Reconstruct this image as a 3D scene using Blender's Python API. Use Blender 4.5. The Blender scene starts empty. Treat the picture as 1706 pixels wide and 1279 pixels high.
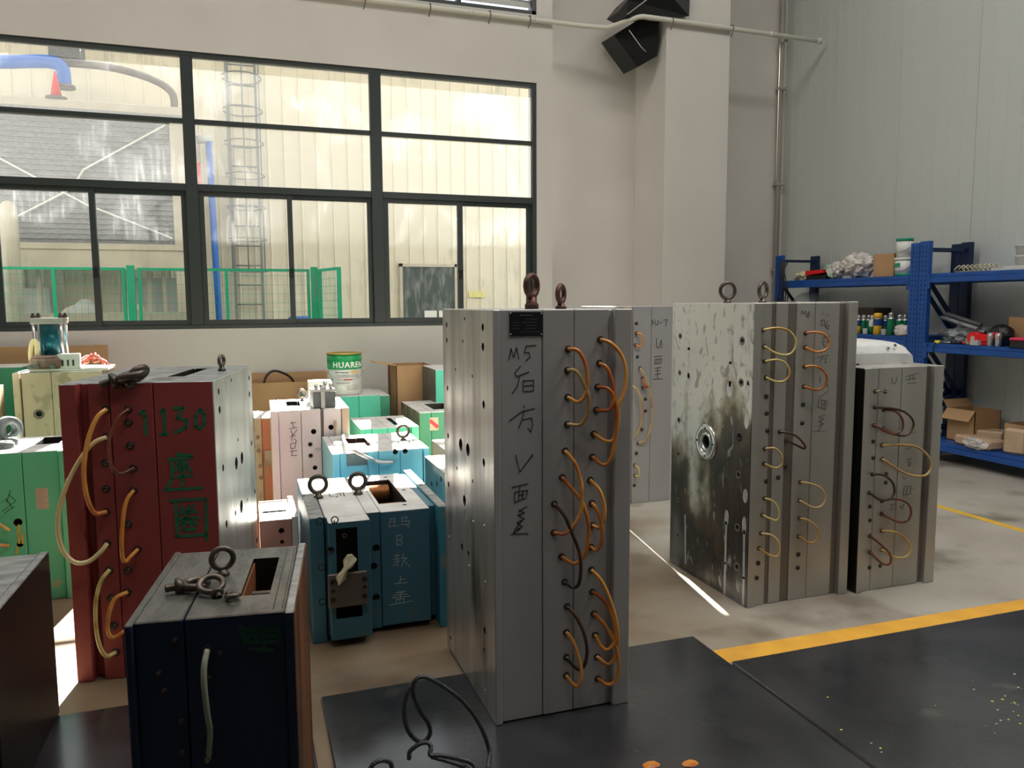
import bpy, bmesh, math, random
from mathutils import Vector, Matrix, noise
random.seed(7)
SC = bpy.context.scene
COL = SC.collection
PI = math.pi
# ---------------------------------------------------------------- camera
CAM_H = 1.5
F = 1300.0
_yaw, _pit, _rol = .32965, .10332, -.00517
_cy, _sy, _cp, _sp = math.cos(_yaw), math.sin(_yaw), math.cos(_pit), math.sin(_pit)
FW = Vector((_sy*_cp, _cy*_cp, -_sp))
_rt = Vector((_cy, -_sy, 0)); _up = _rt.cross(FW)
RT = math.cos(_rol)*_rt + math.sin(_rol)*_up
UP = -math.sin(_rol)*_rt + math.cos(_rol)*_up
CP = Vector((0, 0, CAM_H))
cam_d = bpy.data.cameras.new('camera')
cam_d.sensor_width = 36; cam_d.lens = F*36/1706; cam_d.clip_start = .05; cam_d.clip_end = 300
cam = bpy.data.objects.new('camera', cam_d); COL.objects.link(cam)
m3 = Matrix((RT, UP, -FW)).transposed()
cam.matrix_world = Matrix.Translation(CP) @ m3.to_4x4()
SC.camera = cam
# ---------------------------------------------------------------- world, sun, exposure
w = bpy.data.worlds.new('sky'); SC.world = w; w.use_nodes = True
bg = w.node_tree.nodes['Background']
bg.inputs['Color'].default_value = (.80, .90, 1.0, 1); bg.inputs['Strength'].default_value = SKY = 1.15
sun_d = bpy.data.lights.new('sun', 'SUN'); sun_d.energy = 42.0; sun_d.angle = math.radians(.6); sun_d.color = (1, .93, .82)
sun = bpy.data.objects.new('sun', sun_d); COL.objects.link(sun)
sun.rotation_euler = Vector((-.16, -1, -.72)).to_track_quat('-Z', 'Y').to_euler()
SC.view_settings.view_transform = 'Standard'; SC.view_settings.look = 'None'
SC.view_settings.gamma = 1; SC.view_settings.use_curve_mapping = False
SC.view_settings.exposure = .66
for _x, _y, _e, _z in ((-2.5, 4.6, 78, 7.6), (1.8, 4.8, 54, 7.6), (5.2, 3.6, 72, 7.6), (2.9, 2.0, 44, 4.2), (.3, 1.6, 20, 4.2)):      # unseen area lights added overhead to fill the hall and front faces
    _a = bpy.data.lights.new('overhead_fill', 'AREA'); _a.shape = 'RECTANGLE'; _a.size = 3.0 if _z > 5 else 1.6; _a.size_y = 1.2 if _z > 5 else .5; _a.energy = _e; _a.color = (1, .97, .92)
    _o = bpy.data.objects.new('overhead_fill', _a); COL.objects.link(_o); _o.location = (_x, _y, _z)
# ---------------------------------------------------------------- pixel rays of the calibrated camera, used to measure real positions
def ray(x, y): return FW + (x-853)/F*RT - (y-639.5)/F*UP
def atz(x, y, z=0): d = ray(x, y); return CP + d*((z-CAM_H)/d.z)
def aty(x, y, Y): d = ray(x, y); return CP + d*(Y/d.y)
def atx(x, y, X): d = ray(x, y); return CP + d*(X/d.x)
def K(ox, oy, s): return lambda u, v: (ox+s*u, oy+s*v)
# ---------------------------------------------------------------- materials
def mat(name, col=(.5, .5, .5), rough=.5, metal=0., col2=None, scale=4., stretch=(1, 1, 1), lo=.4, hi=.6, bump=0., bscale=None,
        emit=0, trans=0, alpha=1, spec=.5, col3=None, s3=1.5, lo3=.55, hi3=.65, rough2=None, coat=0, detail=5, ior=1.45, sss=0, st3=(1,1,1), wobble=0):
    m = bpy.data.materials.new(name); m.use_nodes = True
    nt = m.node_tree; N = nt.nodes; L = nt.links; b = N['Principled BSDF']
    b.inputs['Base Color'].default_value = (*col, 1); b.inputs['Roughness'].default_value = rough
    b.inputs['Metallic'].default_value = metal; b.inputs['Specular IOR Level'].default_value = spec
    b.inputs['Transmission Weight'].default_value = trans; b.inputs['Alpha'].default_value = alpha
    b.inputs['Coat Weight'].default_value = coat; b.inputs['Coat Roughness'].default_value = .2 if name == 'mat_black' else .03; b.inputs['Coat IOR'].default_value = 1.85 if name == 'mat_black' else 1.5; b.inputs['IOR'].default_value = ior
    if emit: b.inputs['Emission Color'].default_value = (*col, 1); b.inputs['Emission Strength'].default_value = emit
    if col2 or bump or col3:
        tc = N.new('ShaderNodeTexCoord')
        def nz(sc, st, det=detail):
            mp = N.new('ShaderNodeMapping'); mp.inputs['Scale'].default_value = st; L.new(tc.outputs['Object'], mp.inputs[0])
            n = N.new('ShaderNodeTexNoise'); n.inputs['Scale'].default_value = sc; n.inputs['Detail'].default_value = det
            n.inputs['Distortion'].default_value = wobble
            L.new(mp.outputs[0], n.inputs['Vector']); return n
        def rng(n, a, c):
            r = N.new('ShaderNodeMapRange'); r.inputs[1].default_value = a; r.inputs[2].default_value = c
            L.new(n.outputs[0], r.inputs[0]); return r
        if col2:
            r = rng(nz(scale, stretch), lo, hi)
            mx = N.new('ShaderNodeMixRGB'); mx.inputs[1].default_value = (*col, 1); mx.inputs[2].default_value = (*col2, 1)
            L.new(r.outputs[0], mx.inputs[0]); out = mx.outputs[0]
            if rough2 is not None:
                rr = N.new('ShaderNodeMapRange'); rr.inputs[3].default_value = rough; rr.inputs[4].default_value = rough2
                L.new(r.outputs[0], rr.inputs[0]); L.new(rr.outputs[0], b.inputs['Roughness'])
            if col3:
                r3 = rng(nz(s3, st3, 8), lo3, hi3)
                m2 = N.new('ShaderNodeMixRGB'); L.new(out, m2.inputs[1]); m2.inputs[2].default_value = (*col3, 1)
                L.new(r3.outputs[0], m2.inputs[0]); out = m2.outputs[0]
            L.new(out, b.inputs['Base Color'])
        if bump:
            bp = N.new('ShaderNodeBump'); bp.inputs['Strength'].default_value = bump; bp.inputs['Distance'].default_value = .01
            L.new(nz(bscale or scale, stretch).outputs[0], bp.inputs['Height']); L.new(bp.outputs[0], b.inputs['Normal'])
    return m
def paint(name, col, chip=(.35, .3, .25), amt=.62, rough=.45, s=7, **k):
    c2 = tuple(c*.72 for c in col)
    return mat(name, col, rough, 0, c2, 2.5, (1, 1, .6), .3, .75, .08, 30, col3=chip, s3=s, lo3=amt-.05, hi3=amt+.03, **k)
def steel(name, a, b_, rough=.4, metal=.85, s=5, st=(1, 1, .15), **k):
    return mat(name, a, rough, metal, b_, s, st, .3, .7, .05, 40, **k)
M = {}
M['wall_white'] = mat('wall_white', (.67, .64, .60), .8, 0, (.62, .59, .55), 1.2, (1, 1, 1), .3, .7, .04, 30)
M['notice_y'] = mat('pale_yellow_sign', (.82, .74, .30), .5)
M['ladder'] = mat('grey_ladder', (.26, .27, .27), .5)
M['bounce_skin'] = mat('dark_bounce_skin', (.16, .16, .15), .7)  # unseen dark skin added outside to cut sunlight bouncing onto the facade
M['wall_dim'] = mat('grey_wall_behind', (.30, .30, .28), .8)
M['conduit'] = mat('conduit_grey', (.40, .37, .32), .6)
M['wall_panel'] = mat('wall_panel', (.60, .63, .60), .45, 0, (.55, .58, .54), .8, (1, 1, .3), .3, .7)
M['ceiling'] = mat('ceiling_paint', (.6, .6, .58), .8)
M['concrete'] = mat('concrete', (.44, .415, .36), .42, 0, (.33, .30, .25), 1.3, (1, 1, 1), .35, .7, .12, 60, col3=(.15, .13, .10), s3=1.9, lo3=.56, hi3=.74, rough2=.6, detail=9)
M['mat_black'] = mat('mat_black', (.017, .019, .023), .26, 0., (.036, .038, .043), 3, (1, 1, 1), .4, .75, .10, 45, col3=(.08, .075, .06), s3=5, lo3=.66, hi3=.76, rough2=.42, spec=.5, detail=9, coat=.75)
M['line'] = mat('line_paint', (.80, .42, .05), .5, 0, (.62, .31, .05), 6, (1, 1, 1), .4, .8)
M['line2'] = mat('line_paint_yellow', (.82, .50, .04), .5, 0, (.7, .42, .05), 6)
M['frame'] = mat('window_aluminium', (.055, .065, .065), .38, .3)
M['clad'] = mat('cladding_cream', (.80, .74, .61), .55, 0, (.76, .70, .58), 1.0, (1, 1, .2), .3, .8, col3=(.70, .65, .55), s3=.5, lo3=.6, hi3=.8)
M['cream'] = mat('cream_steel', (.64, .58, .48), .5, 0, (.58, .52, .43), 3)
M['ground'] = mat('yard_concrete', (.55, .53, .48), .8, 0, (.45, .43, .4), 2)
M['green_fence'] = mat('green_fence_paint', (.02, .45, .25), .4)
M['pale_steel'] = mat('pale_steel', (.55, .56, .54), .5, .3)
M['louvre'] = mat('dark_louvre', (.24, .245, .26), .6, 0, (.36, .36, .37), 20, (1, 1, 3), .35, .75)
M['blue_pipe'] = mat('blue_pipe', (.03, .16, .62), .4)
M['red_paint'] = mat('red_cone', (.75, .03, .03), .4)
M['win_dark'] = mat('dark_window_pane', (.10, .12, .12), .15, 0, (.32, .34, .33), 14, (1, 1, .25), .45, .75)
M['dark'] = mat('bore_dark', (.012, .010, .009), .5)
M['steel'] = steel('ground_steel', (.54, .53, .50), (.42, .41, .385), .42, .75)
M['steel_front'] = steel('grey_steel_front', (.43, .42, .42), (.37, .365, .365), .5, .2, 2, (1, 1, .3))
M['steel_dark'] = steel('brown_groove_steel', (.24, .205, .18), (.16, .135, .115), .5, .6)
M['polish'] = mat('polished_side', (.66, .66, .64), .27, .72, (.36, .35, .34), 7, (1, 1, .12), .35, .72, .10, 25, rough2=.42, col3=(.15, .14, .13), s3=6, lo3=.54, hi3=.70, st3=(1, 1, .3))
M['eye'] = mat('forged_steel', (.15, .12, .105), .42, .8, (.085, .07, .06), 20)
M['eye_rust'] = mat('rusty_forged_steel', (.12, .055, .04), .5, .6, (.07, .035, .03), 20)
M['brass'] = mat('brass', (.36, .27, .17), .4, .8)
M['ring'] = mat('counterbore_ring', (.02, .02, .025), .5, .3)
M['amber'] = mat('amber_hose', (.72, .33, .07), .28, 0, (.48, .13, .03), 4, (1, 1, 1), .5, .62, coat=.3)
M['orange'] = mat('orange_hose', (.66, .25, .04), .28, 0, (.40, .09, .02), 6, (1, 1, 1), .46, .6, coat=.3)
M['tan'] = mat('tan_hose', (.55, .40, .16), .3, 0, (.42, .20, .06), 9, (1, 1, 1), .45, .6, coat=.3)
M['yhose'] = mat('yellow_hose', (.62, .50, .18), .3, 0, (.50, .28, .07), 9, (1, 1, 1), .5, .62, coat=.3)
M['cream_hose'] = mat('cream_hose', (.80, .68, .38), .3, 0, (.76, .55, .25), 3, coat=.3)
M['dhose'] = mat('dark_hose', (.045, .03, .022), .3, 0, (.14, .055, .03), 7, (1, 1, 1), .5, .65, coat=.3)
M['rhose'] = mat('dark_red_hose', (.20, .055, .03), .3, 0, (.10, .035, .02), 8, coat=.3)
M['clear_hose'] = mat('cloudy_hose', (.32, .34, .26), .25, 0, (.22, .24, .18), 4, coat=.3)
M['ink'] = mat('marker_ink', (.012, .012, .014), .6)
M['pencil'] = mat('faint_marker', (.075, .07, .07), .6)
M['chalk'] = mat('chalk', (.42, .50, .48), .8)
M['green_mark'] = mat('green_brush_paint', (.015, .16, .075), .55, 0, (.02, .11, .06), 12, (1, 1, 1), .4, .65)
M['red'] = paint('dark_red_paint', (.29, .052, .05), (.10, .01, .014), .7)
M['blue'] = paint('navy_paint', (.004, .018, .050), (.012, .02, .03), .7)
M['teal'] = paint('teal_paint', (.052, .165, .235), (.10, .12, .11), .70)
M['teal_lite'] = paint('light_teal_paint', (.05, .30, .42), (.22, .24, .20), .62)
M['sky'] = paint('sky_blue_paint', (.22, .62, .76), (.45, .45, .4), .76)
M['green'] = paint('green_paint', (.12, .60, .36), (.34, .40, .2), .69)
M['green_d'] = paint('green_paint_deep', (.03, .30, .17), (.2, .2, .1), .7)
M['mint'] = paint('mint_paint', (.08, .60, .42), (.35, .35, .25), .74)
M['white'] = paint('pale_grey_paint', (.75, .74, .75), (.5, .46, .42), .76)
M['beige'] = paint('beige_paint', (.56, .45, .33), (.33, .27, .18), .58)
M['salmon'] = paint('salmon_paint', (.56, .30, .25), (.42, .20, .15), .68)
M['rust'] = mat('rusty_side', (.22, .075, .02), .6, .2, (.06, .025, .012), 6, (1, 1, .25), .4, .65, .1)
M['orange_p'] = paint('orange_primer', (.55, .22, .12), (.4, .25, .15), .6)
M['brownm'] = mat('brown_stained_steel', (.34, .25, .19), .55, .3, (.16, .10, .08), 9, (1, 1, .5), .4, .6, .1)
M['top_steel'] = mat('worn_top_steel', (.36, .38, .38), .40, .45, (.17, .17, .165), 9, (1, 2.5, 1), .4, .68, .15, 30, col3=(.13, .12, .11), s3=7, lo3=.62, hi3=.7)
M['top_brown'] = mat('oily_top_steel', (.15, .15, .135), .36, .55, (.075, .07, .065), 7, (3, 1, 1), .4, .65, .2, 30, col3=(.17, .10, .06), s3=3.5, lo3=.55, hi3=.75)
M['top_white'] = mat('bright_top_steel', (.72, .70, .68), .45, .1, (.6, .58, .56), 8)
M['black'] = mat('black_mould', (.022, .018, .016), .35, .3, (.012, .010, .009), 4)
M['holed'] = mat('bluish_dark_steel', (.16, .19, .19), .45, .5, (.10, .12, .12), 5)
M['spring'] = mat('copper_spring', (.42, .17, .06), .35, .7)
M['card'] = mat('cardboard', (.50, .30, .15), .75, 0, (.44, .26, .13), 2)
M['card_d'] = mat('cardboard_inside', (.34, .18, .10), .8)
M['card_k'] = mat('dark_brown_card', (.06, .04, .03), .8)
M['tin_green'] = mat('can_green', (.01, .32, .10), .3)
M['tin_white'] = mat('can_white', (.62, .64, .60), .35, .2)
M['tin_gold'] = mat('can_gold_rim', (.70, .42, .12), .3, .6)
M['print_white'] = mat('white_print', (.85, .85, .82), .5)
M['print_grey'] = mat('grey_print', (.25, .27, .25), .6)
M['print_red'] = mat('red_print', (.6, .04, .04), .5)
M['rack'] = mat('rack_blue', (.012, .085, .36), .33, 0, (.010, .07, .30), 3)
M['rack_d'] = mat('rack_dark_blue', (.006, .018, .06), .4)
M['side_stain'] = mat('stained_polished_side', (.50, .52, .49), .30, .45, (.34, .345, .32), 6, (1, 1, .2), .35, .7, .1, 25, rough2=.45, col3=(.10, .095, .085), s3=5, lo3=.50, hi3=.68, st3=(1, 1, .35))
M['plastic_w'] = mat('white_plastic', (.56, .56, .55), .35)
M['film'] = mat('plastic_film', (.8, .8, .8), .10, 0, trans=.0, alpha=.28)
M['bag'] = mat('crumpled_bag', (.66, .62, .58), .4, 0, (.5, .46, .44), 12, (1, 1, 1), .4, .6, .5, 25)
M['bag_grey'] = mat('grey_plastic_bag', (.30, .32, .34), .3, 0, (.18, .19, .2), 8, (1, 1, 1), .4, .6, .5, 20)
M['bucket'] = mat('white_bucket', (.70, .71, .68), .4)
M['bgreen'] = mat('bucket_green', (.02, .30, .17), .4)
M['can_g'] = mat('spray_green', (.01, .18, .08), .3, .2)
M['can_b'] = mat('spray_blue', (.02, .06, .22), .3, .2)
M['can_y'] = mat('spray_yellow', (.78, .45, .03), .35)
M['silver'] = mat('silver', (.6, .6, .6), .3, .9)
M['redp'] = mat('red_plastic', (.75, .01, .015), .4)
M['pinkp'] = mat('pink_plastic', (.78, .04, .12), .4)
M['blackp'] = mat('black_plastic', (.015, .015, .017), .4)
M['yellowp'] = mat('yellow_plastic', (.80, .66, .03), .4)
M['greenp'] = mat('pale_green_plastic', (.25, .62, .38), .4)
M['greyp'] = mat('grey_plastic', (.12, .12, .13), .35)
M['paper'] = mat('brown_paper', (.58, .42, .28), .8, 0, (.48, .33, .22), 6, (1, 1, 1), .4, .6, .3, 14)
M['duct'] = mat('black_duct', (.012, .012, .013), .35, .2)
M['pipe_w'] = mat('pvc_white', (.68, .66, .58), .4)
M['cyl_teal'] = mat('cylinder_teal', (.01, .11, .15), .25, .3)
M['wire_r'] = mat('red_wire', (.5, .10, .06), .5)
M['rope'] = mat('wire_rope', (.075, .08, .085), .4, .7)
M['rag'] = mat('yellow_rag', (.62, .58, .40), .7, 0, (.5, .45, .28), 15)
M['jug'] = mat('clear_jug', (.55, .62, .66), .1, 0, alpha=.35)
M['sticker'] = mat('paper_sticker', (.48, .44, .33), .7)
M['plate_blk'] = mat('nameplate_black', (.010, .010, .014), .35)
M['plate_txt'] = mat('nameplate_print', (.13, .13, .15), .5)
M['drip'] = mat('white_drip', (.60, .60, .60), .5, .3, (.45, .45, .46), 20)
# noisy brown tint multiplied into the concrete between the moulds, fades out towards the rack
_m = M['concrete']; _N = _m.node_tree.nodes; _L = _m.node_tree.links; _b = _N['Principled BSDF']; _src = _b.inputs['Base Color'].links[0].from_socket
_tc = _N.new('ShaderNodeTexCoord'); _n = _N.new('ShaderNodeTexNoise'); _n.inputs['Scale'].default_value = 1.3; _n.inputs['Detail'].default_value = 9; _n.inputs['Distortion'].default_value = .8; _L.new(_tc.outputs['Object'], _n.inputs['Vector'])
_s = _N.new('ShaderNodeSeparateXYZ'); _L.new(_tc.outputs['Object'], _s.inputs[0])
_r = _N.new('ShaderNodeMapRange'); _L.new(_s.outputs[0], _r.inputs[0]); _r.inputs[1].default_value = 3.9; _r.inputs[2].default_value = 1.6; _r.inputs[3].default_value = -.30; _r.inputs[4].default_value = .45
_a = _N.new('ShaderNodeMath'); _L.new(_n.outputs[0], _a.inputs[0]); _L.new(_r.outputs[0], _a.inputs[1])
_q = _N.new('ShaderNodeMapRange'); _L.new(_a.outputs[0], _q.inputs[0]); _q.inputs[1].default_value = .52; _q.inputs[2].default_value = .95
_x = _N.new('ShaderNodeMixRGB'); _x.blend_type = 'MULTIPLY'; _L.new(_q.outputs[0], _x.inputs[0]); _L.new(_src, _x.inputs[1]); _x.inputs[2].default_value = (.50, .37, .26, 1); _L.new(_x.outputs[0], _b.inputs['Base Color'])
# stained coolant-marked side of the large right mould
def stained():
    m = bpy.data.materials.new('coolant_stained_steel'); m.use_nodes = True
    N = m.node_tree.nodes; L = m.node_tree.links; b = N['Principled BSDF']
    tc = N.new('ShaderNodeTexCoord')
    def nz(s, st, det=8, dist=0):
        mp = N.new('ShaderNodeMapping'); mp.inputs['Scale'].default_value = st; L.new(tc.outputs['Object'], mp.inputs[0])
        n = N.new('ShaderNodeTexNoise'); n.inputs['Scale'].default_value = s; n.inputs['Detail'].default_value = det; n.inputs['Distortion'].default_value = dist
        L.new(mp.outputs[0], n.inputs['Vector']); return n.outputs[0]
    sep = N.new('ShaderNodeSeparateXYZ'); L.new(tc.outputs['Object'], sep.inputs[0])
    ma = N.new('ShaderNodeMath'); ma.operation = 'MULTIPLY_ADD'; L.new(sep.outputs[2], ma.inputs[0]); ma.inputs[1].default_value = .45; ma.inputs[2].default_value = .05
    mb = N.new('ShaderNodeMath'); mb.operation = 'MULTIPLY_ADD'; L.new(nz(3.2, (1, 1, .55)), mb.inputs[0]); mb.inputs[1].default_value = .95; L.new(ma.outputs[0], mb.inputs[2])
    r = N.new('ShaderNodeValToRGB'); L.new(mb.outputs[0], r.inputs[0])
    e = r.color_ramp.elements
    e[0].position = .44; e[0].color = (.20, .195, .19, 1); e[1].position = .58; e[1].color = (.05, .045, .042, 1)
    for p_, c in ((.72, (.03, .025, .02)), (.83, (.09, .065, .04)), (.89, (.36, .32, .25)), (.95, (.60, .59, .56))):
        x = e.new(p_); x.color = (*c, 1)
    spots = N.new('ShaderNodeMapRange'); L.new(nz(16, (1, 1, .6), 6, 1.2), spots.inputs[0]); spots.inputs[1].default_value = .56; spots.inputs[2].default_value = .64; spots.inputs[4].default_value = .55
    mx = N.new('ShaderNodeMixRGB'); L.new(spots.outputs[0], mx.inputs[0]); L.new(r.outputs[0], mx.inputs[1]); mx.inputs[2].default_value = (.09, .08, .07, 1)
    sp2 = N.new('ShaderNodeMapRange'); L.new(nz(22, (1, 1, .35), 5, .5), sp2.inputs[0]); sp2.inputs[1].default_value = .62; sp2.inputs[2].default_value = .70; sp2.inputs[4].default_value = .6
    mx2 = N.new('ShaderNodeMixRGB'); L.new(sp2.outputs[0], mx2.inputs[0]); L.new(mx.outputs[0], mx2.inputs[1]); mx2.inputs[2].default_value = (.55, .54, .50, 1)
    L.new(mx2.outputs[0], b.inputs['Base Color']); b.inputs['Metallic'].default_value = .35; b.inputs['Roughness'].default_value = .42
    bp = N.new('ShaderNodeBump'); bp.inputs['Strength'].default_value = .15; bp.inputs['Distance'].default_value = .01; L.new(nz(25, (1, 1, .5)), bp.inputs['Height']); L.new(bp.outputs[0], b.inputs['Normal'])
    return m
M['stained'] = stained()
def glassmat():
    m = bpy.data.materials.new('dusty_window_glass'); m.use_nodes = True
    N = m.node_tree.nodes; L = m.node_tree.links; N.remove(N['Principled BSDF']); out = N['Material Output']
    tr = N.new('ShaderNodeBsdfTransparent'); tr.inputs[0].default_value = (.97, .985, .975, 1)
    gl = N.new('ShaderNodeBsdfGlossy'); gl.inputs['Roughness'].default_value = .03
    df = N.new('ShaderNodeBsdfTranslucent'); df.inputs[0].default_value = (.26, .27, .29, 1)
    dd = N.new('ShaderNodeBsdfDiffuse'); dd.inputs[0].default_value = (.5, .5, .5, 1)
    a = N.new('ShaderNodeAddShader'); 
    tc = N.new('ShaderNodeTexCoord')
    def nz(s, st, a0, a1, o1, dist=0):
        mp = N.new('ShaderNodeMapping'); mp.inputs['Scale'].default_value = st; L.new(tc.outputs['Object'], mp.inputs[0])
        n = N.new('ShaderNodeTexNoise'); n.inputs['Scale'].default_value = s; n.inputs['Detail'].default_value = 8; n.inputs['Distortion'].default_value = dist
        L.new(mp.outputs[0], n.inputs['Vector'])
        r = N.new('ShaderNodeMapRange'); L.new(n.outputs[0], r.inputs[0]); r.inputs[1].default_value = a0; r.inputs[2].default_value = a1; r.inputs[4].default_value = o1; return r.outputs[0]
    s1 = nz(30, (1, 1, .10), .48, .78, .28); s2 = nz(1.6, (1, 1, 1), .50, .72, 1.0, .6)
    mul = N.new('ShaderNodeMath'); mul.operation = 'MULTIPLY'; L.new(s1, mul.inputs[0]); L.new(s2, mul.inputs[1])
    ad = N.new('ShaderNodeMath'); ad.operation = 'MULTIPLY_ADD'; L.new(s2, ad.inputs[0]); ad.inputs[1].default_value = .05; L.new(mul.outputs[0], ad.inputs[2])
    ad2 = N.new('ShaderNodeMath'); ad2.operation = 'ADD'; L.new(ad.outputs[0], ad2.inputs[0])
    sp = N.new('ShaderNodeSeparateXYZ'); L.new(tc.outputs['Object'], sp.inputs[0]); zr = N.new('ShaderNodeMapRange'); L.new(sp.outputs[2], zr.inputs[0]); zr.inputs[1].default_value = 2.0; zr.inputs[2].default_value = 2.7; zr.inputs[3].default_value = .008; zr.inputs[4].default_value = .045; L.new(zr.outputs[0], ad2.inputs[1])
    mixd = N.new('ShaderNodeMixShader'); mixd.inputs[0].default_value = .3; L.new(df.outputs[0], mixd.inputs[1]); L.new(dd.outputs[0], mixd.inputs[2])
    mx = N.new('ShaderNodeMixShader'); L.new(ad2.outputs[0], mx.inputs[0]); L.new(tr.outputs[0], mx.inputs[1]); L.new(mixd.outputs[0], mx.inputs[2])
    fr = N.new('ShaderNodeFresnel'); fr.inputs[0].default_value = 1.08
    mg = N.new('ShaderNodeMixShader'); L.new(fr.outputs[0], mg.inputs[0]); L.new(mx.outputs[0], mg.inputs[1]); L.new(gl.outputs[0], mg.inputs[2])
    L.new(mg.outputs[0], out.inputs[0]); return m
M['glass'] = glassmat()
# ---------------------------------------------------------------- object helpers
def setp(o, label=None, cat=None, group=None, kind=None):
    if label: o['label'] = label
    if cat: o['category'] = cat
    if group: o['group'] = group
    if kind: o['kind'] = kind
    return o
def link(name, me, parent=None, loc=None):
    o = bpy.data.objects.new(name, me); COL.objects.link(o)
    if parent: o.parent = parent
    if loc is not None: o.location = loc
    return o
def thing(name, label, cat, loc=(0, 0, 0), rz=0, group=None, kind=None):
    o = bpy.data.objects.new(name, None); COL.objects.link(o); o.location = loc; o.rotation_euler = (0, 0, rz); o.empty_display_size = .1
    return setp(o, label, cat, group, kind)
class G:
    """collects geometry with materials, then links it as one mesh object"""
    def __init__(s): s.v = []; s.f = []; s.m = []; s.mats = []; s.sm = []
    def mi(s, m):
        m = M[m] if isinstance(m, str) else m
        if m not in s.mats: s.mats.append(m)
        return s.mats.index(m)
    def add(s, vs, fs, m, smooth=False):
        b = len(s.v); i = s.mi(m); s.v += [tuple(v) for v in vs]
        for f in fs: s.f.append([b+k for k in f]); s.m.append(i); s.sm.append(smooth)
        return s
    def box(s, x0, x1, y0, y1, z0, z1, m, bev=0.):
        if bev:
            bm = bmesh.new(); bmesh.ops.create_cube(bm, size=1)
            for v in bm.verts: v.co = Vector(((x0+x1)/2+v.co.x*(x1-x0), (y0+y1)/2+v.co.y*(y1-y0), (z0+z1)/2+v.co.z*(z1-z0)))
            bmesh.ops.bevel(bm, geom=bm.edges[:], offset=bev, segments=1, affect='EDGES')
            s.bm(bm, m); bm.free(); return s
        vs = [(x, y, z) for x in (x0, x1) for y in (y0, y1) for z in (z0, z1)]
        return s.add(vs, [(0, 1, 3, 2), (4, 6, 7, 5), (0, 4, 5, 1), (2, 3, 7, 6), (0, 2, 6, 4), (1, 5, 7, 3)], m)
    def bm(s, bm, m, smooth=False):
        bm.verts.index_update(); return s.add([v.co for v in bm.verts], [[v.index for v in f.verts] for f in bm.faces], m, smooth)
    def cyl(s, p, q, r, m, seg=12, r2=None, caps=True, smooth=True):
        p = Vector(p); q = Vector(q); r2 = r if r2 is None else r2
        d = (q-p).normalized(); u = d.orthogonal().normalized(); v = d.cross(u)
        A = [p+r*(math.cos(t)*u+math.sin(t)*v) for t in [2*PI*i/seg for i in range(seg)]]
        B = [q+r2*(math.cos(t)*u+math.sin(t)*v) for t in [2*PI*i/seg for i in range(seg)]]
        s.add(A+B, [(i, (i+1) % seg, seg+(i+1) % seg, seg+i) for i in range(seg)], m, smooth)
        if caps: s.add(A+B, [tuple(range(seg-1, -1, -1)), tuple(range(seg, 2*seg))], m)
        return s
    def tube(s, pts, r, m, seg=8, closed=False, smooth=True):
        P = [Vector(p) for p in pts]; n = len(P); rings = []
        T = []
        for i in range(n):
            a = P[(i-1) % n] if closed or i else P[0]; b = P[(i+1) % n] if closed or i < n-1 else P[-1]
            t = (b-a); T.append(t.normalized() if t.length > 1e-9 else Vector((0, 0, 1)))
        u = T[0].orthogonal().normalized(); vs = []
        for i in range(n):
            u = (u-T[i]*u.dot(T[i])).normalized(); v = T[i].cross(u)
            rr = r[i] if isinstance(r, (list, tuple)) else r
            vs += [P[i]+rr*(math.cos(2*PI*k/seg)*u+math.sin(2*PI*k/seg)*v) for k in range(seg)]
        fs = []
        for i in range(n if closed else n-1):
            a = i*seg; b = ((i+1) % n)*seg
            fs += [(a+k, a+(k+1) % seg, b+(k+1) % seg, b+k) for k in range(seg)]
        s.add(vs, fs, m, smooth)
        if not closed: s.add(vs, [tuple(range(seg-1, -1, -1)), tuple(range((n-1)*seg, n*seg))], m)
        return s
    def lathe(s, prof, m, c=(0, 0, 0), seg=24, axis=(0, 0, 1), smooth=True):
        """prof: list of (r, z[, material]) from bottom to top"""
        c = Vector(c); d = Vector(axis).normalized(); u = d.orthogonal().normalized(); v = d.cross(u)
        R_ = [[c+d*p[1]+p[0]*(math.cos(2*PI*k/seg)*u+math.sin(2*PI*k/seg)*v) for k in range(seg)] for p in prof]
        op = prof[-1][1] < max(p[1] for p in prof)-1e-9
        for i in range(len(prof)-1):
            mm = prof[i+1][2] if len(prof[i+1]) > 2 else m
            s.add(R_[i]+R_[i+1], [(k, (k+1) % seg, seg+(k+1) % seg, seg+k) for k in range(seg)], mm, smooth)
        if prof[0][0] > 0 and not op: s.add(R_[0], [tuple(range(seg-1, -1, -1))], m)
        if prof[-1][0] > 0 and not op: s.add(R_[-1], [tuple(range(seg))], prof[-1][2] if len(prof[-1]) > 2 else m)
        return s
    def prism(s, poly, a, b, m, f):
        """poly 2-D outline, f(u,v,t) -> 3-D, extruded t=a..b"""
        n = len(poly); vs = [f(u, v, a) for u, v in poly]+[f(u, v, b) for u, v in poly]
        return s.add(vs, [tuple(range(n-1, -1, -1)), tuple(range(n, 2*n))]+[(i, (i+1) % n, n+(i+1) % n, n+i) for i in range(n)], m)
    def ribbon(s, pts, wd, nrm, m, thick=.0008):
        nrm = Vector(nrm)
        for a, b in zip(pts, pts[1:]):
            a = Vector(a); b = Vector(b); d = b-a
            if d.length < 1e-6: continue
            d.normalize(); sd = d.cross(nrm).normalized()*wd/2; e = d*wd*.35; up = nrm*thick
            q = [a-e-sd, a-e+sd, b+e+sd, b+e-sd]; vs = q+[x+up for x in q]
            s.add(vs, [(4, 5, 6, 7), (0, 1, 5, 4), (1, 2, 6, 5), (2, 3, 7, 6), (3, 0, 4, 7), (3, 2, 1, 0)], m)
        return s
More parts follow.
